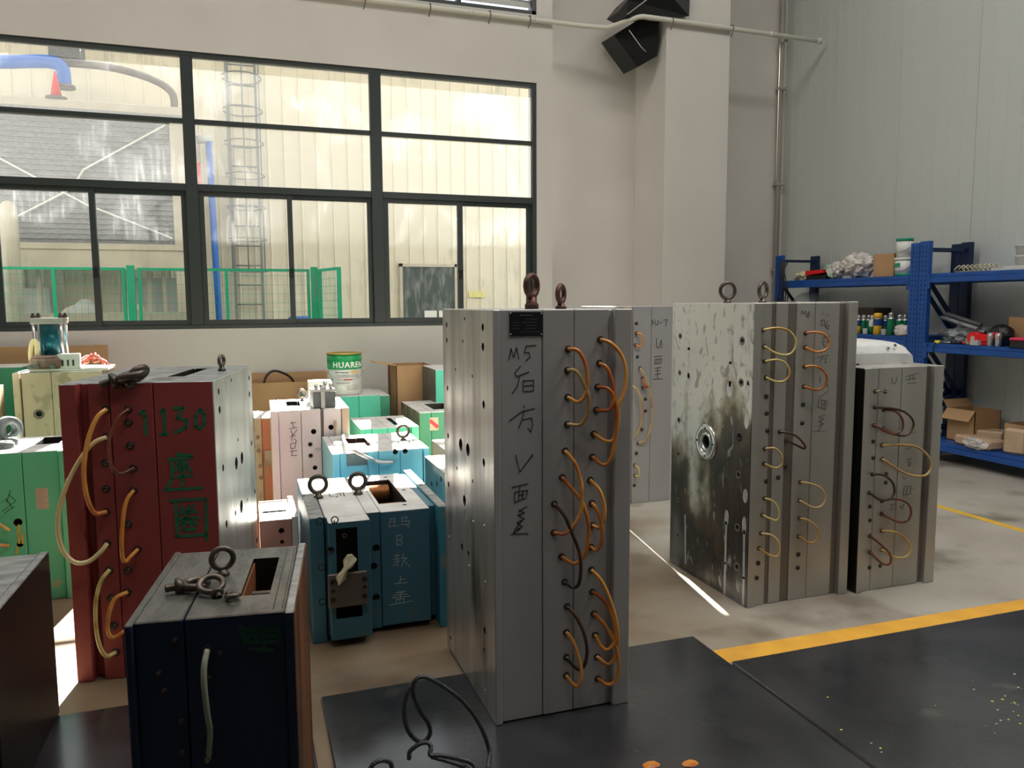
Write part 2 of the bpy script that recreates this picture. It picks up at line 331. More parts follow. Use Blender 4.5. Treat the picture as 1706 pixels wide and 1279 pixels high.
    def blob(s, c, sc, m, seed=0, amp=.25, fr=2.5, sub=3, flat=None):
        bm = bmesh.new(); bmesh.ops.create_icosphere(bm, subdivisions=sub, radius=1)
        for v in bm.verts:
            n = noise.noise(v.co*fr+Vector((seed*3.1, seed*1.7, 0)))+.5*noise.noise(v.co*fr*2.3+Vector((seed, 9, 0)))
            v.co = v.co*(1+amp*n)
            v.co = Vector((v.co.x*sc[0], v.co.y*sc[1], v.co.z*sc[2]))
            if flat is not None and v.co.z < -flat: v.co.z = -flat
            v.co += Vector(c)
        s.bm(bm, m, False); bm.free(); return s
    def mesh(s, name='mesh'):
        me = bpy.data.meshes.new(name); me.from_pydata(s.v, [], s.f)
        for m in s.mats: me.materials.append(m)
        me.polygons.foreach_set('material_index', s.m); me.polygons.foreach_set('use_smooth', s.sm); 
        bm = bmesh.new(); bm.from_mesh(me); bmesh.ops.remove_doubles(bm, verts=bm.verts, dist=1e-6); bmesh.ops.recalc_face_normals(bm, faces=bm.faces); bm.to_mesh(me); bm.free()
        me.update(); return me
    def build(s, name, parent=None, loc=None): return link(name, s.mesh(name), parent, loc)
def smooth_path(pts, n=6):
    P = [Vector(p) for p in pts]; out = []
    Q = [P[0]*2-P[1]]+P+[P[-1]*2-P[-2]]
    for i in range(1, len(Q)-2):
        a, b, c, d = Q[i-1], Q[i], Q[i+1], Q[i+2]
        for k in range(n):
            t = k/n; out.append(.5*((2*b)+(c-a)*t+(2*a-5*b+4*c-d)*t*t+(3*b-a-3*c+d)*t**3))
    out.append(P[-1]); return out
def top(name, label, cat, g, loc=None, rz=0, group=None):
    """a thing that is one mesh"""
    o = g.build(name); 
    if loc is not None: o.location = loc
    o.rotation_euler = (0, 0, rz); return setp(o, label, cat, group)
def struct(name, g, label=None, cat=None, parent=None):
    o = g.build(name, parent)
    if not parent: setp(o, label or name.replace('_', ' '), cat or name.split('_')[0], kind='structure')
    return o
def cutmesh(o, cuts):
    """real holes and pockets: boolean the cutter shapes out of the plate, applied at once"""
    g = G()
    for c in cuts:
        if c[0] == 'c': g.cyl(c[1], c[2], c[3], 'dark', seg=14)
        else: g.box(*c[1:], 'dark' if True else None)
    me = g.mesh('cutter'); co = bpy.data.objects.new('cutter', me); COL.objects.link(co); co.parent = o.parent
    o.data.materials.append(M['dark'])
    md = o.modifiers.new('cut', 'BOOLEAN'); md.operation = 'DIFFERENCE'; md.object = co; md.solver = 'EXACT'; md.use_self = True
    try: md.material_mode = 'TRANSFER'
    except Exception: pass
    dg = bpy.context.evaluated_depsgraph_get(); dg.update()
    nm = bpy.data.meshes.new_from_object(o.evaluated_get(dg)); o.modifiers.clear(); old = o.data; o.data = nm; nm.name = old.name
    bpy.data.meshes.remove(old); bpy.data.objects.remove(co); bpy.data.meshes.remove(me)
# ================================================================ THE ROOM
WY, RY, RX, LX, BY, CZ = 8.3, 8.73, 6.75, -7.0, -7.0, 8.0
g = G().box(LX-.3, RX+.3, BY-.3, RY+.25, -.2, 0, 'concrete'); struct('floor', g, 'grey brown worn concrete workshop floor with dark stains', 'floor')
g = G()                                                     # window wall: three-light window below, high window above
wx0, wx1, wz0, wz1 = -2.185, 3.145, 1.262, 3.905
hx0, hx1, hz0, hz1 = -2.185, 3.145, 4.62, 6.4
for (a, b, c, d) in ((LX, 3.33, 0, wz0), (LX, wx0, wz0, wz1), (wx1, 3.33, wz0, wz1), (LX, 3.33, wz1, hz0), (LX, hx0, hz0, hz1), (hx1, 3.33, hz0, hz1), (LX, 3.33, hz1, CZ)):
    g.box(a, b, WY, WY+.24, c, d, 'wall_white').box(a, b, WY+.24, WY+.26, c, d, 'bounce_skin')
struct('wall_back', g, 'off-white plastered wall around the big dark-framed window', 'wall')
g = G().box(3.33, RX, RY, RY+.2, 0, CZ, 'wall_white').box(3.33, RX+.3, RY+.2, RY+.22, 0, CZ, 'bounce_skin'); struct('wall_back_recess', g, 'off-white plastered wall set back either side of the column', 'wall')
g = G().box(4.58, 5.408, 8.0, RY, 0, CZ, 'wall_white', .006); struct('trim_1', g, 'white square plastered column standing against the far wall', 'column')
g = G().box(RX+.04, RX+.12, BY, RY, 0, CZ, 'wall_panel'); wr = struct('wall_right', g, 'pale grey-green metal panel wall behind the blue racking', 'wall')
pg = G(); W_ = .955
pg.box(0, .04, 0, W_-.0015, 0, CZ, 'wall_panel')
for yy in (.16, .32, .48, .64, .80): pg.box(-.0022, .001, yy, yy+.010, 0, CZ, 'wall_panel')
pg.box(-.006, .004, 0, .012, 0, CZ, 'wall_panel'); pm = pg.mesh('wall_panel')
yy = RY-W_
while yy > BY: link('panel', pm, wr, (RX, yy, 0)); yy -= W_
g = G().box(LX-.1, LX, BY, WY, 0, CZ, 'wall_white'); struct('wall_left', g, 'off-white wall at the far left side of the hall', 'wall')
g = G()                                                     # wall behind the camera
for (a, b, c, d) in ((LX, RX, 0, CZ),): g.box(a, b, BY-.2, BY, c, d, 'wall_dim')
struct('wall_front', g, 'plain grey wall behind the viewer', 'wall')
g = G().box(LX-.3, RX+.3, BY-.3, RY+.2, CZ, CZ+.1, 'ceiling'); struct('ceiling', g, 'plain pale workshop ceiling high above the floor', 'ceiling')
g = G().box(-9, 9, WY+.25, 11.4, 6.5, 6.7, 'cream'); struct('trim_4', g, 'unseen eave added outside to keep sun out of the upper window', 'eave')  # added out of view, blocks sun from the upper window
# ---------------- window_1
FY = 8.35
def winframe(name, z0, z1, x0, x1): pass
wn = thing('window_1', 'large three-bay window with dark grey aluminium frame and dusty glass', 'window', (0, FY, 0), kind='structure')
g = G(); fr = 'frame'; D = .035
g.box(wx0, wx1, -D, D, 3.862, wz1, fr, .003); g.box(wx0, wx1, -D, D, wz0, 1.300, fr, .003)
g.box(wx0, -2.13, -D, D, 1.30, 3.862, fr, .003); g.box(3.098, wx1, -D, D, 1.30, 3.862, fr, .003)
g.build('outer_frame', wn)
for (a, b) in ((-.484, -.374), (1.312, 1.428)): G().box(a, b, -D-.006, D, 1.30, 3.862, fr, .003).build('mullion', wn)
bays = [(-2.13, -.484), (-.374, 1.312), (1.428, 3.098)]
for (a, b) in bays:
    G().box(a, b, -D, D, 2.60, 2.667, fr, .003).build('transom', wn)
    mu = G().box(a, b, -.022, .022, 3.238, 3.283, fr, .003).build('glazing_bar', wn)
    G().box(a, b, -.004, .004, 3.283, 3.862, 'glass').build('pane', wn); G().box(a, b, -.004, .004, 2.667, 3.238, 'glass').build('pane', wn)
def sash(a, b, z0, z1, y, st, handle=0):
    e = G(); t = .045
    e.box(a, a+st, y-.014, y+.014, z0, z1, fr, .002); e.box(b-st, b, y-.014, y+.014, z0, z1, fr, .002)
    e.box(a+st, b-st, y-.014, y+.014, z1-t, z1, fr, .002); e.box(a+st, b-st, y-.014, y+.014, z0, z0+.05, fr, .002)
    so = e.build('sash', wn); G().box(a+st, b-st, y-.003, y+.003, z0+.05, z1-t, 'glass').build('pane', so)
    if handle: G().box(b-st+.005, b-.008, y-.03, y-.014, 1.77, 1.86, 'blackp', .003).tube([(b-.02, y-.03, 1.82), (b-.012, y-.045, 1.87)], .006, 'blackp').build('latch', so)
sash(-2.13, -1.283, 1.30, 2.60, .0, .052, 1); sash(-1.33, -.484, 1.30, 2.60, .026, .05)
sash(-.374, .508, 1.30, 2.60, .0, .05, 1); sash(.462, 1.312, 1.30, 2.60, .026, .045)
sash(1.428, 2.296, 1.30, 2.60, .0, .056, 1); sash(2.24, 3.098, 1.30, 2.60, .026, .055)
# ---------------- window_2 (its foot shows at the top edge of the picture)
w2 = thing('window_2', 'upper window whose grey lower frame shows at the top edge of the photo', 'window', (0, FY, 0), kind='structure')
g = G(); g.box(hx0, hx1, -D, D, hz0, hz0+.045, fr, .003); g.box(hx0, hx1, -D, D, hz1-.05, hz1, fr, .003); g.box(hx0, hx0+.05, -D, D, hz0, hz1, fr); g.box(hx1-.05, hx1, -D, D, hz0, hz1, fr, .003)
g.build('outer_frame', w2)
for x in (-.43, 1.37): G().box(x-.04, x+.04, -D, D, hz0+.045, hz1-.05, fr).build('mullion', w2)
for (a, b) in ((hx0+.05, -.47), (-.39, 1.33), (1.41, 2.25)): G().box(a, b, -.004, .004, hz0+.045, hz1-.05, 'glass').build('pane', w2)
g = G().box(2.25, 2.30, -D, D, hz0+.045, hz1-.05, fr); g.build('mullion', w2)
for k in range(14):
    z = hz0+.07+k*.12
    G().add([(2.30, -.02, z), (3.095, -.02, z), (3.095, .05, z+.10), (2.30, .05, z+.10), (2.30, -.02, z+.006), (3.095, -.02, z+.006), (3.095, .05, z+.106), (2.30, .05, z+.106)],
        [(0, 1, 2, 3), (7, 6, 5, 4), (0, 4, 5, 1), (1, 5, 6, 2), (2, 6, 7, 3), (3, 7, 4, 0)], 'pale_steel').build('louvre_slat', w2)
# ---------------- pipe along the wall, hooks, conduit, duct
PZ = 4.565
pts = [(-2.6, 8.262, PZ-.01), (3.70, 8.262, PZ-.015), (3.95, 8.25, PZ-.01), (4.02, 8.20, PZ), (4.22, 7.99, PZ+.045), (4.32, 7.955, PZ+.045), (5.0, 7.955, PZ+.04), (6.60, 7.955, PZ+.02)]
wp = thing('water_pipe', 'thin white pipe running along the wall and bending round the column', 'pipe', (0, 0, 0))
G().tube(pts[:3]+smooth_path(pts[2:6], 4)[1:-1]+pts[5:], .026, 'pipe_w', 12).build('tube', wp)
G().cyl((6.58, 7.955, PZ+.02), (6.63, 7.955, PZ+.02), .034, 'pipe_w', 14).build('end_cap', wp)
for x in (2.36, 3.06): G().cyl((x, 8.262, PZ-.012), (x+.05, 8.262, PZ-.012), .030, 'pipe_w', 14).build('coupling', wp)
G().cyl((5.9, 7.955, PZ+.03), (5.95, 7.955, PZ+.03), .030, 'pipe_w', 14).build('coupling', wp)
for x, y in ((1.28, 8.262), (1.95, 8.262), (2.6, 8.262), (3.05, 8.262), (4.62, 7.955), (5.40, 7.955)):
    z = PZ-.012 if y > 8.1 else PZ+.04
    G().tube([(x, y+.03, z+.04), (x, y-.02, z+.03), (x, y-.032, z), (x, y-.015, z-.04), (x-.02, y-.01, z-.10)], .006, 'steel_dark', 6).build('hook', wp)
cd = thing('wall_conduit', 'thin grey conduit running down the corner beside the column', 'conduit', (6.62, 8.66, 0))
G().tube([(0, 0, .05), (0, 0, 7.9)], .022, 'conduit', 10).build('tube', cd)
G().tube([(.05, .03, .05), (.05, .03, 7.9)], .016, 'conduit', 8).build('tube', cd)
for z in (1.9, 3.0, 4.2, 5.4): G().box(-.035, .08, -.03, .05, z, z+.03, 'conduit').build('clip', cd)
G().tube([(-.05, -.06, 4.75), (.0, -.04, 4.83), (.06, -.03, 4.80)], .02, 'conduit', 8).build('elbow', cd)
du = thing('black_duct', 'torn black sheet duct hanging in the corner above the white pipe', 'duct', (4.2, 8.2, 4.3))
def dv(px, py, Y): return aty(px, py, Y)-Vector((4.2, 8.2, 4.3))
A = [dv(1023, 58, 8.28), dv(1062, 112, 8.18), dv(1095, 93, 8.10), dv(1098, 36, 8.06), dv(1063, 33, 8.14)]
B = [a+Vector((.02, .38, .03)) for a in A]
G().add(A+B, [(0, 1, 4), (1, 2, 4), (2, 3, 4), (9, 8, 7, 6, 5), (0, 5, 6, 1), (1, 6, 7, 2), (2, 7, 8, 3), (3, 8, 9, 4), (4, 9, 5, 0)], 'duct').build('hopper', du)
A = [dv(1030, 20, 8.2), dv(1045, 27, 8.02), dv(1148, 27, 7.92), dv(1150, -20, 7.92), dv(1090, -40, 7.95), dv(1046, 0, 8.1)]
B = [a+Vector((0, .30, .02)) for a in A]; B = [Vector((b.x, min(b.y, 7.99-8.2 if b.x > .36 else .5), b.z)) for b in B]
G().add(A+B, [(0, 1, 5), (1, 2, 3, 4, 5), tuple(range(11, 5, -1))]+[(i, 6+i, 6+(i+1) % 6, (i+1) % 6) for i in range(6)], 'duct').build('upper_box', du)
G().tube([dv(1045, 24, 8.0), dv(1090, -10, 7.93)], .006, 'pale_steel', 5).build('seam_strip', du)
G().tube([dv(1048, 50, 8.08), dv(1068, 78, 8.08), dv(1076, 86, 8.06)], .005, 'pale_steel', 5).build('seam_strip', du)
# ---------------- floor lines and rubber/steel mats
g = G(); g.add([(1.853, 2.662, .0), (6.4, 2.64, 0), (6.4, 2.735, 0), (1.853, 2.785, 0), (1.853, 2.662, .0015), (6.4, 2.64, .0015), (6.4, 2.735, .0015), (1.853, 2.785, .0015)], [(0, 1, 2, 3), (4, 5, 6, 7), (0, 1, 5, 4), (1, 2, 6, 5), (2, 3, 7, 6), (3, 0, 4, 7)], 'line')
struct('trim_2', g, 'wide orange-yellow painted line along the edge of the black mats', 'floor line')
g = G().box(4.742, 4.806, -1.0, 7.9, 0, .0015, 'line2'); struct('trim_3', g, 'thin yellow painted line on the floor near the blue rack', 'floor line')
def floor_mat(x0, x1, y0, y1, label, z=.016):
    g = G().box(x0, x1, y0, y1, 0, z, 'mat_black', .004); return top('floor_mat', label, 'mat', g, group='black floor mats')
floor_mat(.222, 1.848, -3.5, 2.915, 'black floor mat under the tall grey mould and the wire rope')
floor_mat(1.862, 4.4, -3.5, 2.645, 'black floor mat at the right, bordered by the orange line')
floor_mat(-2.4, .12, -3.5, 3.095, 'black floor mat at the left under the navy mould')
# ================================================================ OUTSIDE THE WINDOW
g = G().box(-14, 14, 8.56, 30, -.3, -.02, 'ground'); struct('ground', g, 'pale concrete yard outside the window', 'ground')
bd = thing('factory_building', 'cream corrugated metal factory building outside the window', 'building', (0, 13, 0))
G().box(-9, 9, .06, 6, -.05, 5.30, 'cream').build('wall', bd)
pg = G(); pg.box(0, .735, 0, .05, 0, 5.3, 'clad')
for xx in (.02, .265, .51):
    pg.add([(xx, 0, 0), (xx+.008, -.02, 0), (xx+.026, -.02, 0), (xx+.034, 0, 0), (xx, 0, 5.3), (xx+.008, -.02, 5.3), (xx+.026, -.02, 5.3), (xx+.034, 0, 5.3)], [(0, 1, 5, 4), (1, 2, 6, 5), (2, 3, 7, 6), (4, 5, 6, 7), (3, 2, 1, 0), (0, 4, 7, 3)], 'clad')
pm = pg.mesh('cladding_panel')
for k in range(22): link('cladding_panel', pm, bd, (-8.4+k*.735, 0, 0))
G().box(-9, 9, -.08, .1, 5.28, 5.40, 'cream').build('roof_edge', bd)
wi = G(); a, b, c, d = 2.47, 3.56, 1.0, 2.16
wi.box(a, b, -.07, .0, d-.05, d, 'cream').box(a, b, -.07, 0, c, c+.05, 'cream').box(a, a+.05, -.07, 0, c, d, 'cream').box(b-.05, b, -.07, 0, c, d, 'cream').box(b-.15, b-.11, -.07, 0, c, d, 'cream')
wi = wi.build('window', bd); G().box(a+.05, b-.05, -.045, -.032, c+.05, d-.05, 'win_dark').build('pane', wi)
for x in (2.88, 3.13): G().box(x, x+.21, -.06, -.046, 1.0, 1.38, 'print_white').build('notice', wi)
# small signs on the cladding, cage ladder
G().box(3.66, 3.95, -.045, -.03, 1.60, 1.70, 'notice_y').build('yellow_sign', bd)
G().box(1.0, 1.10, -.05, -.03, .98, 1.14, 'print_grey').build('notice', bd)
ld = thing('cage_ladder', 'thin steel ladder with safety hoops fixed to the cream building', 'ladder', (0, 12.9, 0))
for x in (-.10, .30): G().box(x-.02, x+.02, -.02, .02, -.02, 5.5, 'ladder').build('rail', ld)
for k in range(17): G().cyl((-.10, 0, .3+k*.3), (.30, 0, .3+k*.3), .011, 'ladder', 6).build('rung', ld)
for k in range(8): G().tube([(.1+.28*math.cos(t), -.35+.45*math.sin(t)*.8, 2.0+k*.47) for t in [PI*.9*-1+(PI*1.8)*i/14-PI*.0 for i in range(15)]], .010, 'ladder', 5).build('cage_hoop', ld)
for x in (-.12, .1, .33): G().cyl((x, -.66, 2.0), (x, -.66, 5.3), .010, 'ladder', 5).build('cage_bar', ld)
bp = thing('blue_riser_pipe', 'thin blue vertical pipe with a valve head left of the ladder', 'pipe', (0, 0, 0))
p0 = aty(364, 445, 12.3); p1 = aty(347, 232, 12.3)
G().tube([(p0.x, 12.3, .0), (p1.x, 12.3, p1.z)], .045, 'blue_pipe', 8).build('tube', bp)
G().tube([(p1.x-.16, 12.3, p1.z-.02), (p1.x+.06, 12.3, p1.z+.02)], .06, 'pale_steel', 8).build('valve_head', bp)
G().box(p1.x-.22, p1.x-.12, 12.2, 12.3, p1.z-.95, p1.z-.35, 'red_paint', .01).build('red_tag', bp)
# cooling tower
ct = thing('cooling_tower', 'beige cooling tower with dark louvre screen and cross braces outside', 'cooling tower', (0, 12, 0))
g = G().box(-4.2, -.86, .02, .1, 2.30, 3.98, 'louvre')
g.build('louvre_screen', ct)
for k in range(24): G().box(-4.2, -.86, -.01, .03, 2.32+k*.069, 2.335+k*.069, 'louvre').build('louvre_slat', ct)
G().box(-.87, -.66, -.03, .12, .0, 4.05, 'cream', .005).build('corner_post', ct)
G().box(-4.4, -.62, -.06, .14, 1.98, 2.30, 'cream', .006).build('beam', ct); G().box(-4.4, -.62, -.09, -.05, 2.25, 2.33, 'cream').build('beam_lip', ct)
G().box(-4.4, -.62, -.06, .85, 4.0, 4.20, 'cream', .01).build('deck_edge', ct); G().box(-4.4, -.60, -.1, -.04, 4.02, 4.08, 'louvre').build('drip_strip', ct)
for x, (za, zb) in ((0, (3.55, 2.32)),):
    G().tube([(-3.0, -.05, 3.45), (-1.95, -.05, 2.85), (-.9, -.05, 2.42)], .014, 'print_white', 5).build('brace_rod', ct)
    G().tube([(-.92, -.06, 3.95), (-1.95, -.06, 3.30), (-2.1, -.06, 3.05)], .014, 'print_white', 5).build('brace_rod', ct)
    G().tube([(-3.2, -.06, 2.4), (-2.1, -.06, 3.05)], .014, 'print_white', 5).build('brace_rod', ct)
arc = [aty(px, py, 12.4)-Vector((0, 12, 0)) for px, py in ((60, 104), (120, 106), (180, 112), (230, 124), (265, 138), (284, 152), (290, 166), (290, 185))]
G().tube(smooth_path(arc, 4), .05, 'steel_dark', 8).build('rim_pipe', ct)
G().box(-2.33, -1.95, .2, .6, 4.80, 5.15, 'louvre', .01).build('fan_motor', ct)
tp = thing('blue_top_pipe', 'fat blue pipe with elbow on top of the cooling tower', 'pipe', (0, 12, 0))
q = [aty(px, py, 12.2)-Vector((0, 12, 0)) for px, py in ((-60, 96), (0, 103), (60, 102), (88, 104), (103, 113), (107, 130), (108, 145))]
G().tube(smooth_path(q, 5), .085, 'blue_pipe', 12).build('tube', tp)
G().cyl(q[-1]+Vector((0, 0, -.02)), q[-1]+Vector((0, 0, .02)), .13, 'steel_dark', 14).build('flange', tp)
q = aty(93, 148, 12.0); q.z = 4.23
cn = G().cyl((0, 0, 0), (0, 0, .33), .07, 'red_paint', 16, r2=.012).cyl((0, 0, -.03), (0, 0, 0), .13, 'steel_dark', 14)
top('red_cone', 'small red cone standing in front of the blue pipe elbow', 'cone', cn, q)
bo = G().lathe([(.10, 0), (.10, 2.62), (.095, 2.72), (.05, 2.78), (0, 2.79)], 'cream', seg=20); q = aty(17, 400, 11.3)
top('cream_post', 'thick cream round post with domed cap behind the green fence', 'post', bo, (q.x, 11.3, 0))
# plant under the tower
pk = thing('process_tank', 'pale horizontal tank and pipework seen through the green fence', 'tank', (0, 12.2, 0))
G().cyl((-3.3, -.1, .95), (-1.15, -.1, .95), .28, 'pale_steel', 24).build('tank_body', pk)
G().box(-4, -.7, -.62, -.45, 1.18, 1.40, 'cream', .01).build('beam', pk)
for x in (-2.35, -1.6): G().tube(smooth_path([(x, -.2, .2), (x, -.2, 1.0), (x+.08, -.2, 1.35), (x+.3, -.2, 1.45)], 4), .09, 'cream', 12).build('bent_pipe', pk)
for x in (-3.1, -2.7, -1.3, -1.1, -.9): G().box(x, x+.05, .25, .3, 1.3, 2.0, 'cream').build('strut', pk)
G().box(-3.6, -2.6, .5, .7, 1.3, 1.75, 'pale_steel', .01).build('panel', pk); G().box(-1.5, -.7, .5, .7, 1.35, 1.9, 'pale_steel', .01).build('panel', pk)
for x in (-1.55, -1.25): G().cyl((x, -.32, .75), (x, -.2, .75), .09, 'pale_steel', 16).build('flange', pk)
G().lathe([(.16, 0), (.20, .05), (.20, .55), (.05, .68)], 'pale_steel', (-2.0, -.4, .9), 20).build('pump_body', pk)
q = aty(500, 545, 11.5); q0z = q.z+.02
dr = G().box(-.08, .08, -.06, .06, -q0z, -.12, 'pale_steel', .004).cyl((-.13, 0, 0), (.13, 0, 0), .16, 'blue_pipe', 20).cyl((-.14, 0, 0), (.14, 0, 0), .10, 'pale_steel', 16)
q = aty(500, 545, 11.5); top('cable_drum', 'small grey-blue drum lying behind the fence near the gate', 'drum', dr, q, -.6)
# green mesh fence
def fence(x0, y0, x1, y1, label, posts, h=1.97, wires=.075):
    t = thing('mesh_fence', label, 'fence', (x0, y0, 0), math.atan2(y1-y0, x1-x0), 'green mesh fence')
    Ln = math.hypot(x1-x0, y1-y0)
    G().box(0, Ln, -.02, .02, h-.035, h, 'green_fence').build('rail', t); G().box(0, Ln, -.02, .02, .12, .15, 'green_fence').build('rail', t)
    for p in posts: G().box(p*Ln-.02, p*Ln+.02, -.022, .022, 0, h, 'green_fence', .002).build('post', t)
    wg = G(); n = int(Ln/wires); x = wires/2
    for i in range(n): wg.box(x-.0018, x+.0018, -.002, .002, .15, h-.035, 'green_fence'); x += wires
    z = .2
    while z < h-.05: wg.box(0, Ln, -.002, .002, z-.0018, z+.0018, 'green_fence'); z += wires*1.6
    o = wg.build('wire_mesh', t); o['kind'] = 'stuff'
q = lambda px, Y=11.: aty(px, 480, Y).x
fence(q(-160), 11, q(207), 11, 'green mesh fence panel at the left of the window view', (0, .35, .665, 1))
fence(q(233), 11, q(514), 11, 'green mesh fence panel in the middle of the window view', (0, .5, 1))
fence(q(530)+.02, 10.94, q(530)+.20, 10.25, 'narrow green mesh gate leaf standing open at an angle', (0, 1), 1.97, .06)
for px, lb in ((219, 'thick bright green gate post between two fence panels'), (524, 'thick green gate post beside the open gate leaf')):
    gp = G().box(-.045, .045, -.045, .045, 0, 2.0, 'green_fence', .004); top('gate_post', lb, 'post', gp, (q(px), 11, 0))
# ================================================================ MOULDS
class Mould:
    def __init__(s, label, x, y, rz=0, z=0, group=None, cat='mould', name='injection_mould'):
        s.o = thing(name, label, cat, (x, y, z), rz, group); s.X, s.Y, s.Z, s.rz = x, y, z, rz
        s.plates = []; s.cuts = []
    def loc(s, p):
        dx, dy = p.x-s.X, p.y-s.Y; c, n = math.cos(s.rz), math.sin(s.rz)
        return Vector((c*dx+n*dy, -n*dx+c*dy, p.z-s.Z))
    def _ray(s, px, py):
        d = ray(px, py); c, n = math.cos(s.rz), math.sin(s.rz)
        return s.loc(CP), Vector((c*d.x+n*d.y, -n*d.x+c*d.y, d.z))
    def front(s, px, py, off=0, y=0): o, d = s._ray(px, py); return o+d*((y-off-o.y)/d.y)
    def side(s, px, py, x, off=0): o, d = s._ray(px, py); return o+d*((x+off-o.x)/d.x)
    def onz(s, px, py, z): o, d = s._ray(px, py); return o+d*((z-o.z)/d.z)
    def plate(s, x0, x1, y0, y1, z0, z1, m, name='plate', bev=.003, label=None):
        s.plates.append((x0, x1, y0, y1, z0, z1, m, name, bev, label))
    def cut_c(s, p, r, d, ax):
        p = Vector(p); v = {'front': Vector((0, 1, 0)), 'left': Vector((1, 0, 0)), 'right': Vector((-1, 0, 0)), 'top': Vector((0, 0, -1))}[ax]
        s.cuts.append(('c', p-v*.008, p+v*d, r))
    def cut_b(s, *b): s.cuts.append(('b', *b))
    def finish(s):
        for (x0, x1, y0, y1, z0, z1, m, name, bev, lb) in s.plates:
            g = G(); 
            if isinstance(m, dict):
                g.box(x0, x1, y0, y1, z0, z1, m['main'], bev)
            else: g.box(x0, x1, y0, y1, z0, z1, m, bev)
            o = g.build(name, s.o)
            if lb: o['label'] = lb
            if isinstance(m, dict):
                for k in m:
                    if k == 'main': continue
                    o.data.materials.append(M[m[k]]); ix = len(o.data.materials)-1
                    ax, sg = {'left': (0, -1), 'right': (0, 1), 'front': (1, -1), 'top': (2, 1)}[k]
                    for f in o.data.polygons:
                        if f.normal[ax]*sg > .6: f.material_index = ix
            cs = []
            for c in s.cuts:
                if c[0] == 'c':
                    lo = [min(c[1][i], c[2][i])-(c[3] if abs(c[1][i]-c[2][i]) < 1e-6 else 0) for i in range(3)]; hi = [max(c[1][i], c[2][i])+(c[3] if abs(c[1][i]-c[2][i]) < 1e-6 else 0) for i in range(3)]
                else: lo = [c[1], c[3], c[5]]; hi = [c[2], c[4], c[6]]
                if all(lo[i] < b and hi[i] > a for i, (a, b) in enumerate(((x0, x1), (y0, y1), (z0, z1)))): cs.append(c)
            if cs: cutmesh(o, cs)
        s.plates = []; s.cuts = []
        return s
    def fitting(s, px, py, y=0, r=.0125, ln=.024):
        p = s.front(px, py, 0, y); key = ('fit', r, ln)
        if key not in MESHES:
            g = G().lathe([(r*1.0, 0), (r*1.0, .003), (r*.74, .003), (r*.70, .0005)], 'ring', (0, 0, 0), 14, (0, -1, 0))
            g.cyl((0, 0, 0), (0, -ln*.45, 0), r*.60, 'brass', 6, smooth=False).cyl((0, -ln*.4, 0), (0, -ln, 0), r*.36, 'brass', 8)
            MESHES[key] = g.mesh('hose_fitting')
        return link('hose_fitting', MESHES[key], s.o, p)
    def plug(s, px, py, y=0, r=.0125):
        p = s.front(px, py, 0, y); key = ('plug', r)
        if key not in MESHES:
            g = G().lathe([(r*1.05, 0), (r*1.05, .003), (r*.78, .003), (r*.74, .0006)], 'ring', (0, 0, 0), 14, (0, -1, 0))
            g.lathe([(r*.66, 0), (r*.66, .004), (r*.34, .004), (r*.34, .0008), (0, .0008)], 'eye', (0, 0, 0), 8, (0, -1, 0))
            MESHES[key] = g.mesh('plug')
        return link('threaded_plug', MESHES[key], s.o, p)
    def hose(s, pts, m, r=.0068, y=0, amp=.035, o0=.018, o1=None):
        n = len(pts); o1 = o0 if o1 is None else o1; Q = []
        for i, (px, py) in enumerate(pts):
            t = i/(n-1); off = o0*(1-t)+o1*t+amp*math.sin(PI*t)**.8
            Q.append(s.front(px, py, off, y))
        return G().tube(smooth_path(Q, 7), r, m, 8).build('hose', s.o)
    def marks(s, k, strokes, wd, m, y=0, name='written_character'):
        P = [[s.front(*k(u, v), .0006, y) for u, v in st] for st in strokes]; gap = wd*2.2; grp = []
        for st in P:
            b = [min(p.x for p in st)-gap, max(p.x for p in st)+gap, min(p.z for p in st)-gap, max(p.z for p in st)+gap]; hit = [c for c in grp if c[0][0] < b[1] and c[0][1] > b[0] and c[0][2] < b[3] and c[0][3] > b[2]]
            n = [b, [st]]
            for c in hit: n = [[min(n[0][0], c[0][0]), max(n[0][1], c[0][1]), min(n[0][2], c[0][2]), max(n[0][3], c[0][3])], c[1]+n[1]]; grp.remove(c)
            grp.append(n)
        for b, L_ in grp:
            g = G()
            for st in L_: g.ribbon(st, wd, (0, -1, 0), m)
            g.build(name, s.o)
    def eyebolt(s, p, R=.035, r=.009, rz=0, m='eye', h=.02):
        g = G(); zc = h+R+r*.6
        g.tube([(R*math.sin(t)*math.cos(rz), R*math.sin(t)*math.sin(rz), zc+R*math.cos(t)) for t in [2*PI*i/26 for i in range(26)]], r, m, 10, closed=True)
        g.lathe([(r*2.2, 0), (r*2.2, h*.4), (r*1.5, h*.65), (r*1.25, h+r*.3)], m, (0, 0, 0), 14)
        return g.build('eyebolt', s.o, p)
MESHES = {}
def loose_eyebolt(label, loc, rot, R=.04, r=.010, shank=.045, m='eye', group='loose lifting eyebolts'):
    t = thing('lifting_eyebolt', label, 'eyebolt', loc, 0, group); t.rotation_euler = rot
    g = G(); g.tube([(R*math.sin(a), 0, R*math.cos(a)) for a in [2*PI*i/26 for i in range(26)]], r, m, 10, closed=True); g.build('ring', t)
    g = G().lathe([(r*1.3, -R), (r*2.1, -R-r*.8), (r*2.1, -R-r*1.8), (r*1.1, -R-r*2)], m, (0, 0, 0), 14)
    n = int(shank/.004); pr = []
    for i in range(n): pr += [(r*1.05, -R-r*2-i*.004), (r*.88, -R-r*2-i*.004-.002)]
    g.lathe(pr, m, (0, 0, 0), 12); g.build('threaded_shank', t)
    return t

